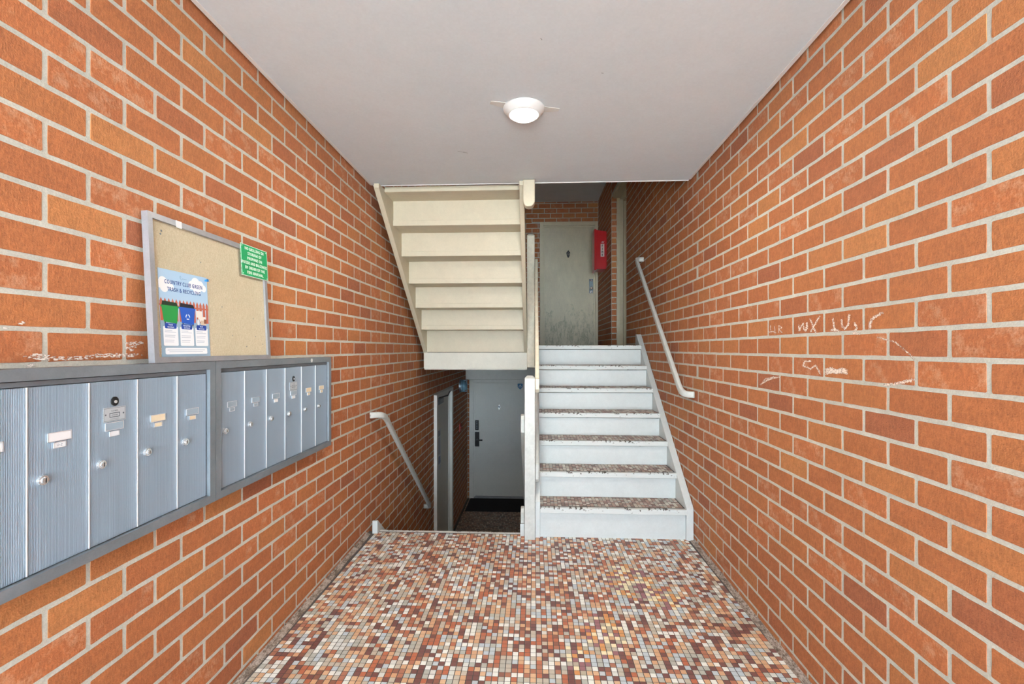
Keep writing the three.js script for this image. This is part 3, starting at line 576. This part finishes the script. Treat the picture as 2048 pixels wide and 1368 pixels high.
const Y0M = 0.752, Y1M = 1.228, BAND = 0.026, LIP = 0.013;
const plateTex = canvasTex(256, 144, (c, w, h) => {
  c.fillStyle = '#c3ccd2'; c.fillRect(0, 0, w, h); c.strokeStyle = '#7f8b95'; c.lineWidth = 4; c.strokeRect(8, 8, w - 16, h - 16);
  c.fillStyle = '#5c6771'; c.font = 'bold 17px sans-serif'; c.textAlign = 'center'; c.fillText('U.S. MAIL', w / 2, 42);
  c.lineWidth = 6; c.strokeStyle = '#39434c'; c.strokeRect(72, 60, 112, 40); c.font = 'bold 15px sans-serif'; c.fillText('APPROVED', w / 2, 86); c.font = '10px sans-serif'; c.fillText('POSTMASTER GENERAL', w / 2, 124);
  c.beginPath(); c.arc(26, 72, 9, 0, 7); c.arc(w - 26, 72, 9, 0, 7); c.fill();
});
const plateMat = std({ map: plateTex, roughness: 0.4, metalness: 0.3 });
const labelTex = (text) => canvasTex(128, 60, (c, w, h) => { c.fillStyle = '#e4e8ea'; c.fillRect(0, 0, w, h); c.fillStyle = '#26304e'; c.font = '44px sans-serif'; c.textAlign = 'center'; c.fillText(text, w / 2, 46); });
function flat(name, u, v, w, su, sv, m, parent) { const g = new THREE.BoxGeometry(su, sv, 0.0012).toNonIndexed(); g.translate(u, v, w); return mesh(name, [g], m, parent); }
function mailboxUnit(D0, D1, edges, kinds, label) {
  const g = wallGroup('mailbox_unit', D0, label, 'mailboxes', 'wall mailboxes'), W = D1 - D0, T = 0.045;
  const bars = [
    prism([[0, Y1M], [W, Y1M], [W - BAND, Y1M - BAND], [BAND, Y1M - BAND]], 0.001, T), prism([[0, Y0M], [BAND, Y0M + BAND], [W - BAND, Y0M + BAND], [W, Y0M]], 0.001, T),
    prism([[0, Y0M], [0, Y1M], [BAND, Y1M - BAND], [BAND, Y0M + BAND]], 0.001, T), prism([[W, Y0M], [W - BAND, Y0M + BAND], [W - BAND, Y1M - BAND], [W, Y1M]], 0.001, T)];
  bars.forEach((b) => mesh('frame_bar', [b], M.steel, g));
  mesh('backing', [lb(BAND, W - BAND, Y0M + BAND, Y1M - BAND, 0.001, 0.02)], M.steel, g);
  mesh('head_lip', [lb(BAND, W - BAND, Y1M - BAND - LIP, Y1M - BAND - 0.002, 0.02, 0.033, 0.001)], M.steel, g);
  for (let i = 0; i + 1 < edges.length; i++) {
    const a = edges[i] - D0 + 0.0022, b = edges[i + 1] - D0 - 0.0022, y0 = Y0M + BAND + 0.002, y1 = Y1M - BAND - LIP - 0.002, f = 0.034;
    const door = mesh('mailbox_door', [lb(a, b, y0, y1, 0.02, f, 0.0012)], M.steelRib, g), c = (a + b) / 2, k = kinds[i];
    mesh('edge_strip', [lb(a - 0.0034, a - 0.0006, y0, y1, 0.02, f + 0.0022, 0.0008)], M.steelBright, door);
    const lock = mesh('lock', [new THREE.CylinderGeometry(0.0105, 0.0115, 0.006, 20).rotateX(Math.PI / 2).translate(a + 0.029, 0.979, f + 0.003), new THREE.CylinderGeometry(0.007, 0.0078, 0.004, 16).rotateX(Math.PI / 2).translate(a + 0.029, 0.979, f + 0.0078)], M.chrome, door);
    lock.add(Object.assign(new THREE.Mesh(lb(a + 0.0282, a + 0.0302, 0.974, 0.984, f + 0.0085, f + 0.0103), M.black), { name: 'keyhole' }));
    const slot = (u, v, su, sv, m) => {
      const s = mesh('card_holder', [lb(u - su / 2, u + su / 2, v - sv / 2, v - sv / 2 + 0.0016, f, f + 0.0016), lb(u - su / 2, u + su / 2, v + sv / 2 - 0.0016, v + sv / 2, f, f + 0.0016), lb(u - su / 2, u - su / 2 + 0.0016, v - sv / 2, v + sv / 2, f, f + 0.0016), lb(u + su / 2 - 0.0016, u + su / 2, v - sv / 2, v + sv / 2, f, f + 0.0016)], M.steelBright, door);
      flat('name_card', u - 0.0008, v, f + 0.0006, su - 0.003, sv - 0.003, m, s);
    };
    slot(c, 1.070, 0.053, 0.021, { w: M.slotLabel, t: M.slotTan, g: M.slotGrey }[k.name]);
    slot(c, 1.0505, 0.028, 0.0135, k.num === 'U-2' ? std({ map: labelTex('U-2'), roughness: 0.7 }) : { w: M.slotLabel, t: M.slotTan, g: M.slotGrey }[k.num]);
    if (k.plate) {
      flat('approval_plate', c, 1.101, f + 0.0008, 0.064, 0.036, plateMat, door);
      mesh('arrow_lock', [new THREE.CylinderGeometry(0.0105, 0.0105, 0.003, 20).scale(1, 1, 1.15).rotateX(Math.PI / 2).translate(c, 1.134, f + 0.0012)], M.black, door);
      mesh('lock_core', [new THREE.CylinderGeometry(0.004, 0.004, 0.004, 12).rotateX(Math.PI / 2).translate(c + 0.001, 1.133, f + 0.0022)], M.steelBright, door);
    }
  }
  return g;
}
const K = (name, num, plate) => ({ name, num, plate });
mailboxUnit(0.606, 1.502, [0.646, 0.786, 0.926, 1.065, 1.203, 1.345, 1.482].map((d, i, a) => (i === 0 ? 0.634 : i === 6 ? 1.474 : d)), [K('w', 'w'), K('w', 'w'), K('w', 'U-2'), K('g', 'w', true), K('t', 't'), K('g', 't')], 'ribbed grey metal mailbox bank with the tag reading U-2');
const unitB = mailboxUnit(1.504, 2.412, [1.533, 1.677, 1.821, 1.964, 2.109, 2.251, 2.384], [K('g', 'g'), K('g', 'g'), K('g', 'w'), K('g', 'w', true), K('t', 't'), K('t', 't')], 'ribbed grey metal mailbox bank next to the handrail going down');
mesh('round_sticker', [new THREE.CylinderGeometry(0.0095, 0.0095, 0.0008, 20).rotateX(Math.PI / 2).translate(2.19 - 1.504, 1.214, 0.0455)], M.steelBright, unitB);

// bulletin board leaning on top of the mailboxes, with what is pinned to it
const board = wallGroup('bulletin_board', 1.25, 'tan pressed-fibre bulletin board in an aluminium frame above the mailboxes', 'bulletin board');
const BW = 0.585, BH = 0.438, LEAN = -0.052;
const lean = (g, D) => { g.position.y = 1.2285; g.rotation.order = 'YXZ'; g.rotation.x = LEAN; const n = new THREE.Vector3(0, 0, 1).applyAxisAngle(new THREE.Vector3(0, 1, 0), Math.PI / 2 + TAPER); g.position.addScaledVector(n, 0.0265); return g; };
lean(board);
const BT = 0.019, BF = 0.017;
[prism([[0, BH], [BW, BH], [BW - BF, BH - BF], [BF, BH - BF]], 0, BT), prism([[0, 0], [BF, BF], [BW - BF, BF], [BW, 0]], 0, BT), prism([[0, 0], [0, BH], [BF, BH - BF], [BF, BF]], 0, BT), prism([[BW, 0], [BW - BF, BF], [BW - BF, BH - BF], [BW, BH]], 0, BT)].forEach((b) => mesh('frame_bar', [b], M.alu, board));
mesh('fibre_panel', [lb(BF - 0.004, BW - BF + 0.004, BF - 0.004, BH - BF + 0.004, 0.002, 0.011)], M.cork, board);
mesh('tape', [lb(0.105, 0.128, BH - 0.021, BH + 0.001, BT, BT + 0.0006)], M.slotLabel, board);
for (const [u, v, r] of [[0.056, 0.394, 0.0035], [0.052, 0.384, 0.003], [0.215, 0.33, 0.002], [0.5, 0.09, 0.002], [0.44, 0.05, 0.0025], [0.545, 0.06, 0.002], [0.36, 0.09, 0.0018], [0.31, 0.19, 0.002], [0.2, 0.25, 0.0018], [0.49, 0.16, 0.002]])
  mesh('pin_hole', [new THREE.CylinderGeometry(r, r, 0.0005, 8).rotateX(Math.PI / 2).translate(u, v, 0.0112)], M.tarnish, board);
const posterTex = canvasTex(640, 850, (c, w, h) => {
  c.fillStyle = '#a9cbe6'; c.fillRect(0, 0, w, h);
  c.fillStyle = '#eef4f9';
  const cloud = (x, y, s) => { for (const [a, b, r] of [[0, 0, 40], [46, -22, 52], [102, -6, 46], [144, 14, 32], [60, 26, 50]]) { c.beginPath(); c.arc(x + a * s, y + b * s, r * s, 0, 7); c.fill(); } };
  cloud(6, 150, 1.0); cloud(420, 110, 1.15);
  c.strokeStyle = '#6c93b4'; c.lineWidth = 3; c.beginPath(); c.moveTo(262, 66); c.bezierCurveTo(262, 30, 284, 30, 276, 62); c.bezierCurveTo(272, 82, 292, 78, 300, 64); c.bezierCurveTo(308, 50, 312, 84, 322, 66); c.bezierCurveTo(334, 48, 338, 82, 352, 60); c.stroke();
  c.fillStyle = '#123a86'; c.textAlign = 'center'; c.font = 'bold 54px sans-serif'; c.fillText('COUNTRY CLUB GREEN', w / 2, 138, 500); c.fillText('TRASH & RECYCLING', w / 2, 208, 440);
  c.fillStyle = '#b4604a'; for (let i = 0; i < 14; i++) { const x = 4 + i * 46; c.beginPath(); c.moveTo(x, 520); c.lineTo(x, 312); c.lineTo(x + 17, 278); c.lineTo(x + 34, 312); c.lineTo(x + 34, 520); c.fill(); }
  c.fillRect(0, 340, w, 16); c.fillStyle = '#8fa9bd'; c.fillRect(0, 500, w, h - 500);
  const bin = (x, y, col, lid) => { c.fillStyle = lid; c.beginPath(); c.moveTo(x + 14, y - 42); c.lineTo(x + 186, y - 34); c.lineTo(x + 206, y + 22); c.lineTo(x, y + 14); c.fill(); c.fillStyle = col; c.beginPath(); c.moveTo(x, y + 4); c.lineTo(x + 206, y + 14); c.lineTo(x + 182, y + 172); c.lineTo(x + 22, y + 160); c.fill(); c.fillRect(x - 8, y, 222, 18); c.fillStyle = '#10202c'; c.fillRect(x + 30, y + 160, 14, 20); c.fillRect(x + 160, y + 168, 14, 18); };
  bin(20, 350, '#1f8b42', '#12301f'); bin(240, 352, '#1c54b4', '#141c2c');
  c.strokeStyle = '#f2f6fa'; c.lineWidth = 11; for (let k = 0; k < 3; k++) { const a = k * 2.094 - 1.57; c.beginPath(); c.arc(344, 446, 24, a + 0.25, a + 1.75); c.stroke(); }
  c.fillStyle = '#e6e2dc'; c.fillRect(462, 372, 84, 70); c.fillRect(486, 430, 106, 54); c.fillStyle = '#c9b9a4'; c.fillRect(520, 470, 78, 50); c.fillStyle = '#8a5a44'; c.fillRect(566, 456, 40, 46); c.fillStyle = '#8fa6b4'; c.beginPath(); c.ellipse(486, 494, 24, 40, 0, 0, 7); c.fill(); c.fillStyle = '#d8e4ec'; c.beginPath(); c.ellipse(486, 494, 17, 32, 0, 0, 7); c.fill();
  [['Trash', 'Services', 34], ['Recycling', 'Services', 238], ['Bulk', 'Services', 440]].forEach(([a, b, x]) => {
    c.fillStyle = '#eef3f8'; c.beginPath(); c.roundRect(x - 4, 552, 178, 190, 14); c.fill();
    c.fillStyle = '#9fb2c6'; for (let i = 0; i < 9; i++) if (i % 3 !== 2) c.fillRect(x + 12, 590 + i * 16, 90 + (i * 47) % 52, 4);
    c.fillStyle = '#123f96'; c.beginPath(); c.roundRect(x + 16, 522, 142, 52, 14); c.fill();
    c.fillStyle = '#f4f7fb'; c.font = 'bold 20px sans-serif'; c.fillText(a, x + 87, 544); c.fillText(b, x + 87, 566);
  });
  c.fillStyle = '#eef3f8'; c.beginPath(); c.roundRect(44, 762, 550, 62, 14); c.fill(); c.fillStyle = '#9fb2c6'; c.fillRect(70, 780, 490, 5); c.fillRect(90, 798, 440, 5);
});
function pinned(name, u, v, w, su, sv, t, m, label, category) {
  const g = onLeft(1.25); g.name = numbered(name); scene.add(g); lean(g); tag(g, label, category);
  const b = new THREE.BoxGeometry(su, sv, t).toNonIndexed(); b.translate(u + su / 2, v + sv / 2, w + t / 2);
  mesh('sheet', [b], m, g);
  return g;
}
const poster = pinned('poster', 0.034, 0.017, 0.0114, 0.204, 0.264, 0.0008, std({ map: posterTex, roughness: 0.45 }), 'printed poster reading Country Club Green trash and recycling', 'poster');
const signTex = canvasTex(512, 356, (c, w, h) => {
  c.fillStyle = '#12985c'; c.fillRect(0, 0, w, h); c.strokeStyle = '#e8f2ea'; c.lineWidth = 7; c.strokeRect(2, 2, w - 4, h - 4);
  c.fillStyle = '#eef6f0'; c.textAlign = 'center'; c.font = 'bold 46px sans-serif';
  ['NO GRILLING OR', 'STORAGE OF', 'PROPANE ON', 'PATIOS AND BALCONIES', 'BY ORDER OF THE', 'FIRE MARSHAL'].forEach((s, i) => c.fillText(s, w / 2, 58 + i * 54, i === 3 ? 490 : 400));
  for (const [x, y] of [[22, 22], [490, 22], [22, 334], [490, 334]]) { c.beginPath(); c.arc(x, y, 7, 0, 7); c.fill(); }
});
pinned('warning_sign', 0.418, 0.322, 0.0192, 0.172, 0.121, 0.002, std({ map: signTex, roughness: 0.35 }), 'green metal sign with white no grilling fire marshal text', 'sign');
{ const pin = onLeft(1.25); pin.name = numbered('push_pin'); scene.add(pin); lean(pin); tag(pin, 'blue plastic push pin in the corner of the poster', 'push pin');
  mesh('head', [new THREE.CylinderGeometry(0.0045, 0.003, 0.007, 12).rotateX(Math.PI / 2).translate(0.229, 0.271, 0.0165), new THREE.CylinderGeometry(0.005, 0.005, 0.002, 12).rotateX(Math.PI / 2).translate(0.229, 0.271, 0.021)], M.blue, pin);
  mesh('needle', [new THREE.CylinderGeometry(0.0006, 0.0006, 0.006, 6).rotateX(Math.PI / 2).translate(0.229, 0.271, 0.0115)], M.chrome, pin); }

// ---------------------------------------------------------------- ceiling light of the hall
{
  const LX = -0.05, LD = 2.158, g = new THREE.Group(); g.name = numbered('ceiling_light'); g.position.set(LX, H, -LD); scene.add(g);
  tag(g, 'round white flush ceiling light, switched on', 'ceiling light');
  const trim = new THREE.LatheGeometry([[0, -0.001], [0.097, -0.001], [0.0985, -0.004], [0.097, -0.008], [0.088, -0.022], [0.074, -0.034], [0.071, -0.036], [0.068, -0.033], [0.068, -0.01], [0, -0.01]].map(([r, y]) => new THREE.Vector2(r, y)), 48);
  mesh('trim_ring', [uvm(trim)], std({ color: lin(0.82, 0.83, 0.81), roughness: 0.45, side: THREE.DoubleSide }), g);
  const lens = new THREE.LatheGeometry([[0.0675, -0.026], [0.066, -0.034], [0.056, -0.044], [0.04, -0.051], [0.02, -0.0545], [0, -0.0555]].map(([r, y]) => new THREE.Vector2(r, y)), 40);
  const lm = std({ color: lin(0.9, 0.9, 0.9), emissive: lin(1, 0.98, 0.95), emissiveIntensity: 2.6, roughness: 0.4, side: THREE.DoubleSide });
  mesh('lens', [uvm(lens)], lm, g);
  for (const [a, b] of [[-0.165, 0.07], [0.168, -0.025]]) {                          // painted-over bracket ends of an older fitting
    const s = Math.sign(a), sh = new THREE.Shape(); sh.moveTo(s * 0.08, 0.024); sh.lineTo(a, 0.012); sh.lineTo(a, -0.012); sh.lineTo(s * 0.08, -0.03); sh.closePath();
    const e = new THREE.ExtrudeGeometry(sh, { depth: 0.0015, bevelEnabled: false }); e.rotateX(Math.PI / 2); e.rotateY(-Math.atan2(b, a < 0 ? -a : a) * s * 0.9); mesh('bracket', [uvm(e)], std({ color: lin(0.70, 0.70, 0.66), roughness: 0.8, side: THREE.DoubleSide }), g);
  }
  const lamp = new THREE.RectAreaLight(new THREE.Color().setRGB(1, 0.93, 0.82), 560, 0.12, 0.12); lamp.position.set(0, -0.0575, 0); lamp.rotation.x = -Math.PI / 2; lamp.name = 'ceiling_lamp_light'; g.add(lamp);
}

// ---------------------------------------------------------------- lower hall: bulkhead lamp, red call point, mat
{
  const g = new THREE.Group(); g.name = numbered('wall_light'); g.position.set(-1.15, 0.70, -7.0); g.rotation.y = Math.PI / 2; scene.add(g);
  tag(g, 'round blue-grey glass wall light, unlit, on the lower hall brick', 'wall light');
  mesh('base', [uvm(new THREE.CylinderGeometry(0.1, 0.105, 0.03, 28).rotateX(Math.PI / 2).translate(0, 0, 0.012))], M.tarnish, g);
  mesh('globe', [uvm(new THREE.LatheGeometry([[0.088, 0.02], [0.09, 0.05], [0.08, 0.08], [0.055, 0.098], [0.025, 0.106], [0, 0.108]].map(([r, y]) => new THREE.Vector2(r, y)), 28).rotateX(Math.PI / 2))], std({ color: lin(0.2, 0.36, 0.48), roughness: 0.2, side: THREE.DoubleSide }), g);
  mesh('cage_bar', [uvm(new THREE.TorusGeometry(0.092, 0.005, 8, 28).translate(0, 0, 0.05)), lb(-0.004, 0.004, -0.09, 0.09, 0.1, 0.109), lb(-0.004, 0.004, 0.082, 0.092, 0.03, 0.105), lb(-0.004, 0.004, -0.092, -0.082, 0.03, 0.105)], M.glassBlue, g);
}
{
  const g = new THREE.Group(); g.name = numbered('fire_alarm_plate'); g.position.set(-1.15, 0.063, -6.97); g.rotation.y = Math.PI / 2; scene.add(g);
  tag(g, 'small red plate on the brick under the unlit wall light', 'alarm plate');
  mesh('plate', [lb(-0.055, 0.055, -0.06, 0.06, 0.0, 0.014, 0.003)], std({ color: lin(0.5, 0.05, 0.03), roughness: 0.5 }), g);
  mesh('pull_bar', [lb(-0.035, 0.035, -0.012, 0.012, 0.013, 0.03, 0.004)], std({ color: lin(0.55, 0.08, 0.05), roughness: 0.5 }), g);
}
{
  const g = group('door_mat', 'black doormat on the floor before the lower door', 'doormat');
  mesh('pile', [bx(-1.085, -0.12, LOW + 0.001, LOW + 0.014, 7.17, 7.76, 0.004)], std({ color: lin(0.012, 0.013, 0.015), map: mortarTex, bumpMap: clayBump, bumpScale: 0.006, roughness: 1 }), g);
  mesh('border', [bx(-1.1, -0.105, LOW + 0.0005, LOW + 0.008, 7.155, 7.775, 0.003)], M.blackSoft, g);
}

// ---------------------------------------------------------------- red extinguisher cabinet on the landing
{
  const g = group('fire_extinguisher_cabinet', 'red metal cabinet with a vertical FIRE label beside the upper door', 'fire cabinet');
  const d0 = 6.60, d1 = 6.86, y0 = 2.42, y1 = 2.985;
  const body = bx(0.885, JOGX, y0, y1, d0, d1, 0.006), p = body.attributes.position;
  for (let i = 0; i < p.count; i++) { const t = (p.getX(i) - 0.885) / (JOGX - 0.885); p.setY(i, p.getY(i) + (p.getY(i) > 2.7 ? -0.028 : 0.022) * t); }
  body.computeVertexNormals(); mesh('body', [body], M.red, g);
  mesh('door', [bx(0.858, 0.886, y0 - 0.02, y1 + 0.008, d0 - 0.006, d1 + 0.006, 0.006)], M.red, g);
  mesh('bottom_flange', [bx(0.866, JOGX - 0.01, y0 - 0.004, y0 + 0.02, d0 - 0.004, d1, 0.003)], M.red, g);
  mesh('latch', [bx(0.862, 0.878, y0 - 0.035, y0 - 0.018, d0 + 0.01, d0 + 0.03, 0.003)], M.chrome, g);
  const t = canvasTex(96, 400, (c, w, h) => {
    c.fillStyle = '#e9e4df'; c.fillRect(0, 0, w, h); c.fillStyle = '#1b1513'; c.textAlign = 'center'; c.font = 'bold 92px sans-serif';
    'FIRE'.split('').forEach((s, i) => c.fillText(s, w / 2, 96 + i * 94));
  });
  const q = new THREE.BoxGeometry(0.052, 0.185, 0.001).toNonIndexed(); q.translate(0.974, 2.688, -(d0 - 0.0008));
  mesh('fire_label', [q], std({ map: t, roughness: 0.5 }), g);
  mesh('torn_label', [extZ([[0.95, 2.795], [0.972, 2.815], [0.992, 2.8], [1.0, 2.818], [0.985, 2.79], [0.97, 2.8]], d0 - 0.0014, d0 - 0.0004)], M.slotLabel, g);
}

// ---------------------------------------------------------------- chalk scribbles on the right wall
{
  const t = canvasTex(1024, 512, (c, w, h) => {                     // covers D 2.22 (left) to 1.26 (right), Y 1.42 (top) to 1.08
    c.clearRect(0, 0, w, h); c.lineCap = 'round'; c.lineJoin = 'round';
    const X = (D) => (2.22 - D) / 0.96 * w, Yp = (y) => (1.42 - y) / 0.34 * h;
    let s = 5; const rn = () => { s = (s * 1664525 + 1013904223) >>> 0; return s / 4294967296 - 0.5; };
    const stroke = (pts, lw = 4, al = 0.62) => { for (let q = 0; q + 1 < pts.length; q++) { const x0 = X(pts[q][0]), y0 = Yp(pts[q][1]), x1 = X(pts[q + 1][0]), y1 = Yp(pts[q + 1][1]), m = Math.ceil(Math.hypot(x1 - x0, y1 - y0) * lw * 0.42); for (let k = 0; k < m; k++) { const f = rn() + 0.5, g = 0.7 + 1.5 * (rn() + 0.5); c.fillStyle = 'rgba(240,226,214,' + (al * (0.55 + 0.7 * (rn() + 0.5))).toFixed(2) + ')'; c.beginPath(); c.ellipse(x0 + (x1 - x0) * f + rn() * lw * 2.1, y0 + (y1 - y0) * f + rn() * lw * 1.9, g, g, 0, 0, 7); c.fill(); } } };
    stroke([[2.07, 1.375], [2.065, 1.34]], 3); stroke([[2.09, 1.345], [2.05, 1.347], [2.02, 1.34]], 3); stroke([[2.035, 1.37], [2.03, 1.335]], 3); stroke([[2.0, 1.37], [2.0, 1.34]], 3); stroke([[2.0, 1.37], [1.975, 1.36], [2.0, 1.355], [1.975, 1.34]], 3);
    stroke([[1.85, 1.365], [1.845, 1.34], [1.83, 1.36], [1.82, 1.37], [1.815, 1.345], [1.8, 1.34], [1.795, 1.37], [1.79, 1.345]], 5, 0.7); stroke([[1.77, 1.335], [1.715, 1.39]], 5, 0.7); stroke([[1.775, 1.385], [1.735, 1.325]], 5, 0.7);
    stroke([[1.64, 1.378], [1.632, 1.345], [1.628, 1.328]], 5, 0.7); stroke([[1.655, 1.335], [1.632, 1.338], [1.605, 1.33]], 5, 0.7); stroke([[1.595, 1.37], [1.59, 1.345], [1.575, 1.338], [1.56, 1.35], [1.555, 1.385]], 5, 0.7); stroke([[1.53, 1.355], [1.52, 1.335], [1.535, 1.322], [1.505, 1.318]], 5, 0.7);
    stroke([[1.46, 1.33], [1.462, 1.35], [1.445, 1.366], [1.41, 1.378]], 6, 0.75);
    stroke([[1.43, 1.305], [1.36, 1.29], [1.31, 1.255], [1.292, 1.24]], 3, 0.5);
    stroke([[1.77, 1.225], [1.81, 1.222], [1.82, 1.205], [1.77, 1.195], [1.74, 1.21], [1.72, 1.19], [1.71, 1.178]], 5, 0.7);
    for (let k = 0; k < 4; k++) stroke([[1.68, 1.198 - k * 0.006], [1.65, 1.203 - k * 0.005], [1.62, 1.196 - k * 0.003], [1.59, 1.204 - k * 0.004], [1.567, 1.2 - k * 0.004]], 5, 0.7);
    stroke([[2.165, 1.105], [2.1, 1.13], [2.04, 1.145], [1.99, 1.15]], 5, 0.7); stroke([[2.14, 1.12], [2.11, 1.138], [2.08, 1.14], [2.04, 1.15]], 3);
    stroke([[1.405, 1.163], [1.36, 1.17], [1.32, 1.18], [1.296, 1.187]], 6, 0.7);
  });
  const g = new THREE.PlaneGeometry(0.96, 0.34), m = std({ map: t, transparent: true, roughness: 0.95, polygonOffset: true, polygonOffsetFactor: -1 });
  const o = new THREE.Mesh(g, m); o.name = 'chalk_scribble'; o.position.set(rightX(1.74) - 0.0016, 1.25, -1.74); o.rotation.y = -Math.PI / 2 - TAPER; wallRight.add(o);
}

{ // white paint smears on the brick above the first mailbox bank
  const t = canvasTex(512, 256, (c, w, h) => {                      // D 0.86 (left) to 1.26 (right), Y 1.36 (top) to 1.22
    c.clearRect(0, 0, w, h); let s = 9; const rn = () => { s = (s * 1664525 + 1013904223) >>> 0; return s / 4294967296; };
    const dab = (x, y, rx, ry, n) => { for (let i = 0; i < n; i++) { const a = rn() * 6.28, r = Math.sqrt(rn()); c.fillStyle = 'rgba(236,230,222,' + (0.25 + 0.6 * rn()) + ')'; c.beginPath(); c.ellipse(x + Math.cos(a) * rx * r, y + Math.sin(a) * ry * r, 1.5 + 4 * rn(), 1 + 2 * rn(), 0, 0, 7); c.fill(); } };
    dab(455, 150, 26, 26, 70); dab(490, 135, 22, 10, 40); dab(400, 196, 110, 10, 150); dab(230, 205, 90, 9, 110); dab(150, 196, 40, 12, 50); dab(108, 60, 6, 6, 12); dab(70, 84, 6, 5, 8); dab(130, 232, 16, 8, 20);
  });
  const o = new THREE.Mesh(new THREE.PlaneGeometry(0.40, 0.14), std({ map: t, transparent: true, roughness: 0.9, polygonOffset: true, polygonOffsetFactor: -1 }));
  o.name = 'paint_smear'; o.position.set(leftX(1.06) + 0.0016, 1.29, -1.06); o.rotation.y = Math.PI / 2 + TAPER; wallLeft.add(o);
}

// ---------------------------------------------------------------- outside the entrance: paving, the house front around the opening
tag(mesh('ground', [bx(-9, 9, -0.3, -0.12, -20, FRONT - 0.02)], M.paving), 'concrete paving in front of the entrance', null, null, 'structure');
tag(mesh('wall_front', [bx(-7, -1.45, -0.3, 6.2, FRONT - 0.01, FRONT + 0.24), bx(1.36, 7, -0.3, 6.2, FRONT - 0.01, FRONT + 0.24), bx(-1.45, 1.36, 5.1, 6.2, FRONT - 0.01, FRONT + 0.24)], std({ color: lin(0.45, 0.15, 0.06), map: mortarTex, roughness: 0.9 })), 'brick house front around the open entrance', null, null, 'structure');

renderer.render(scene, camera);
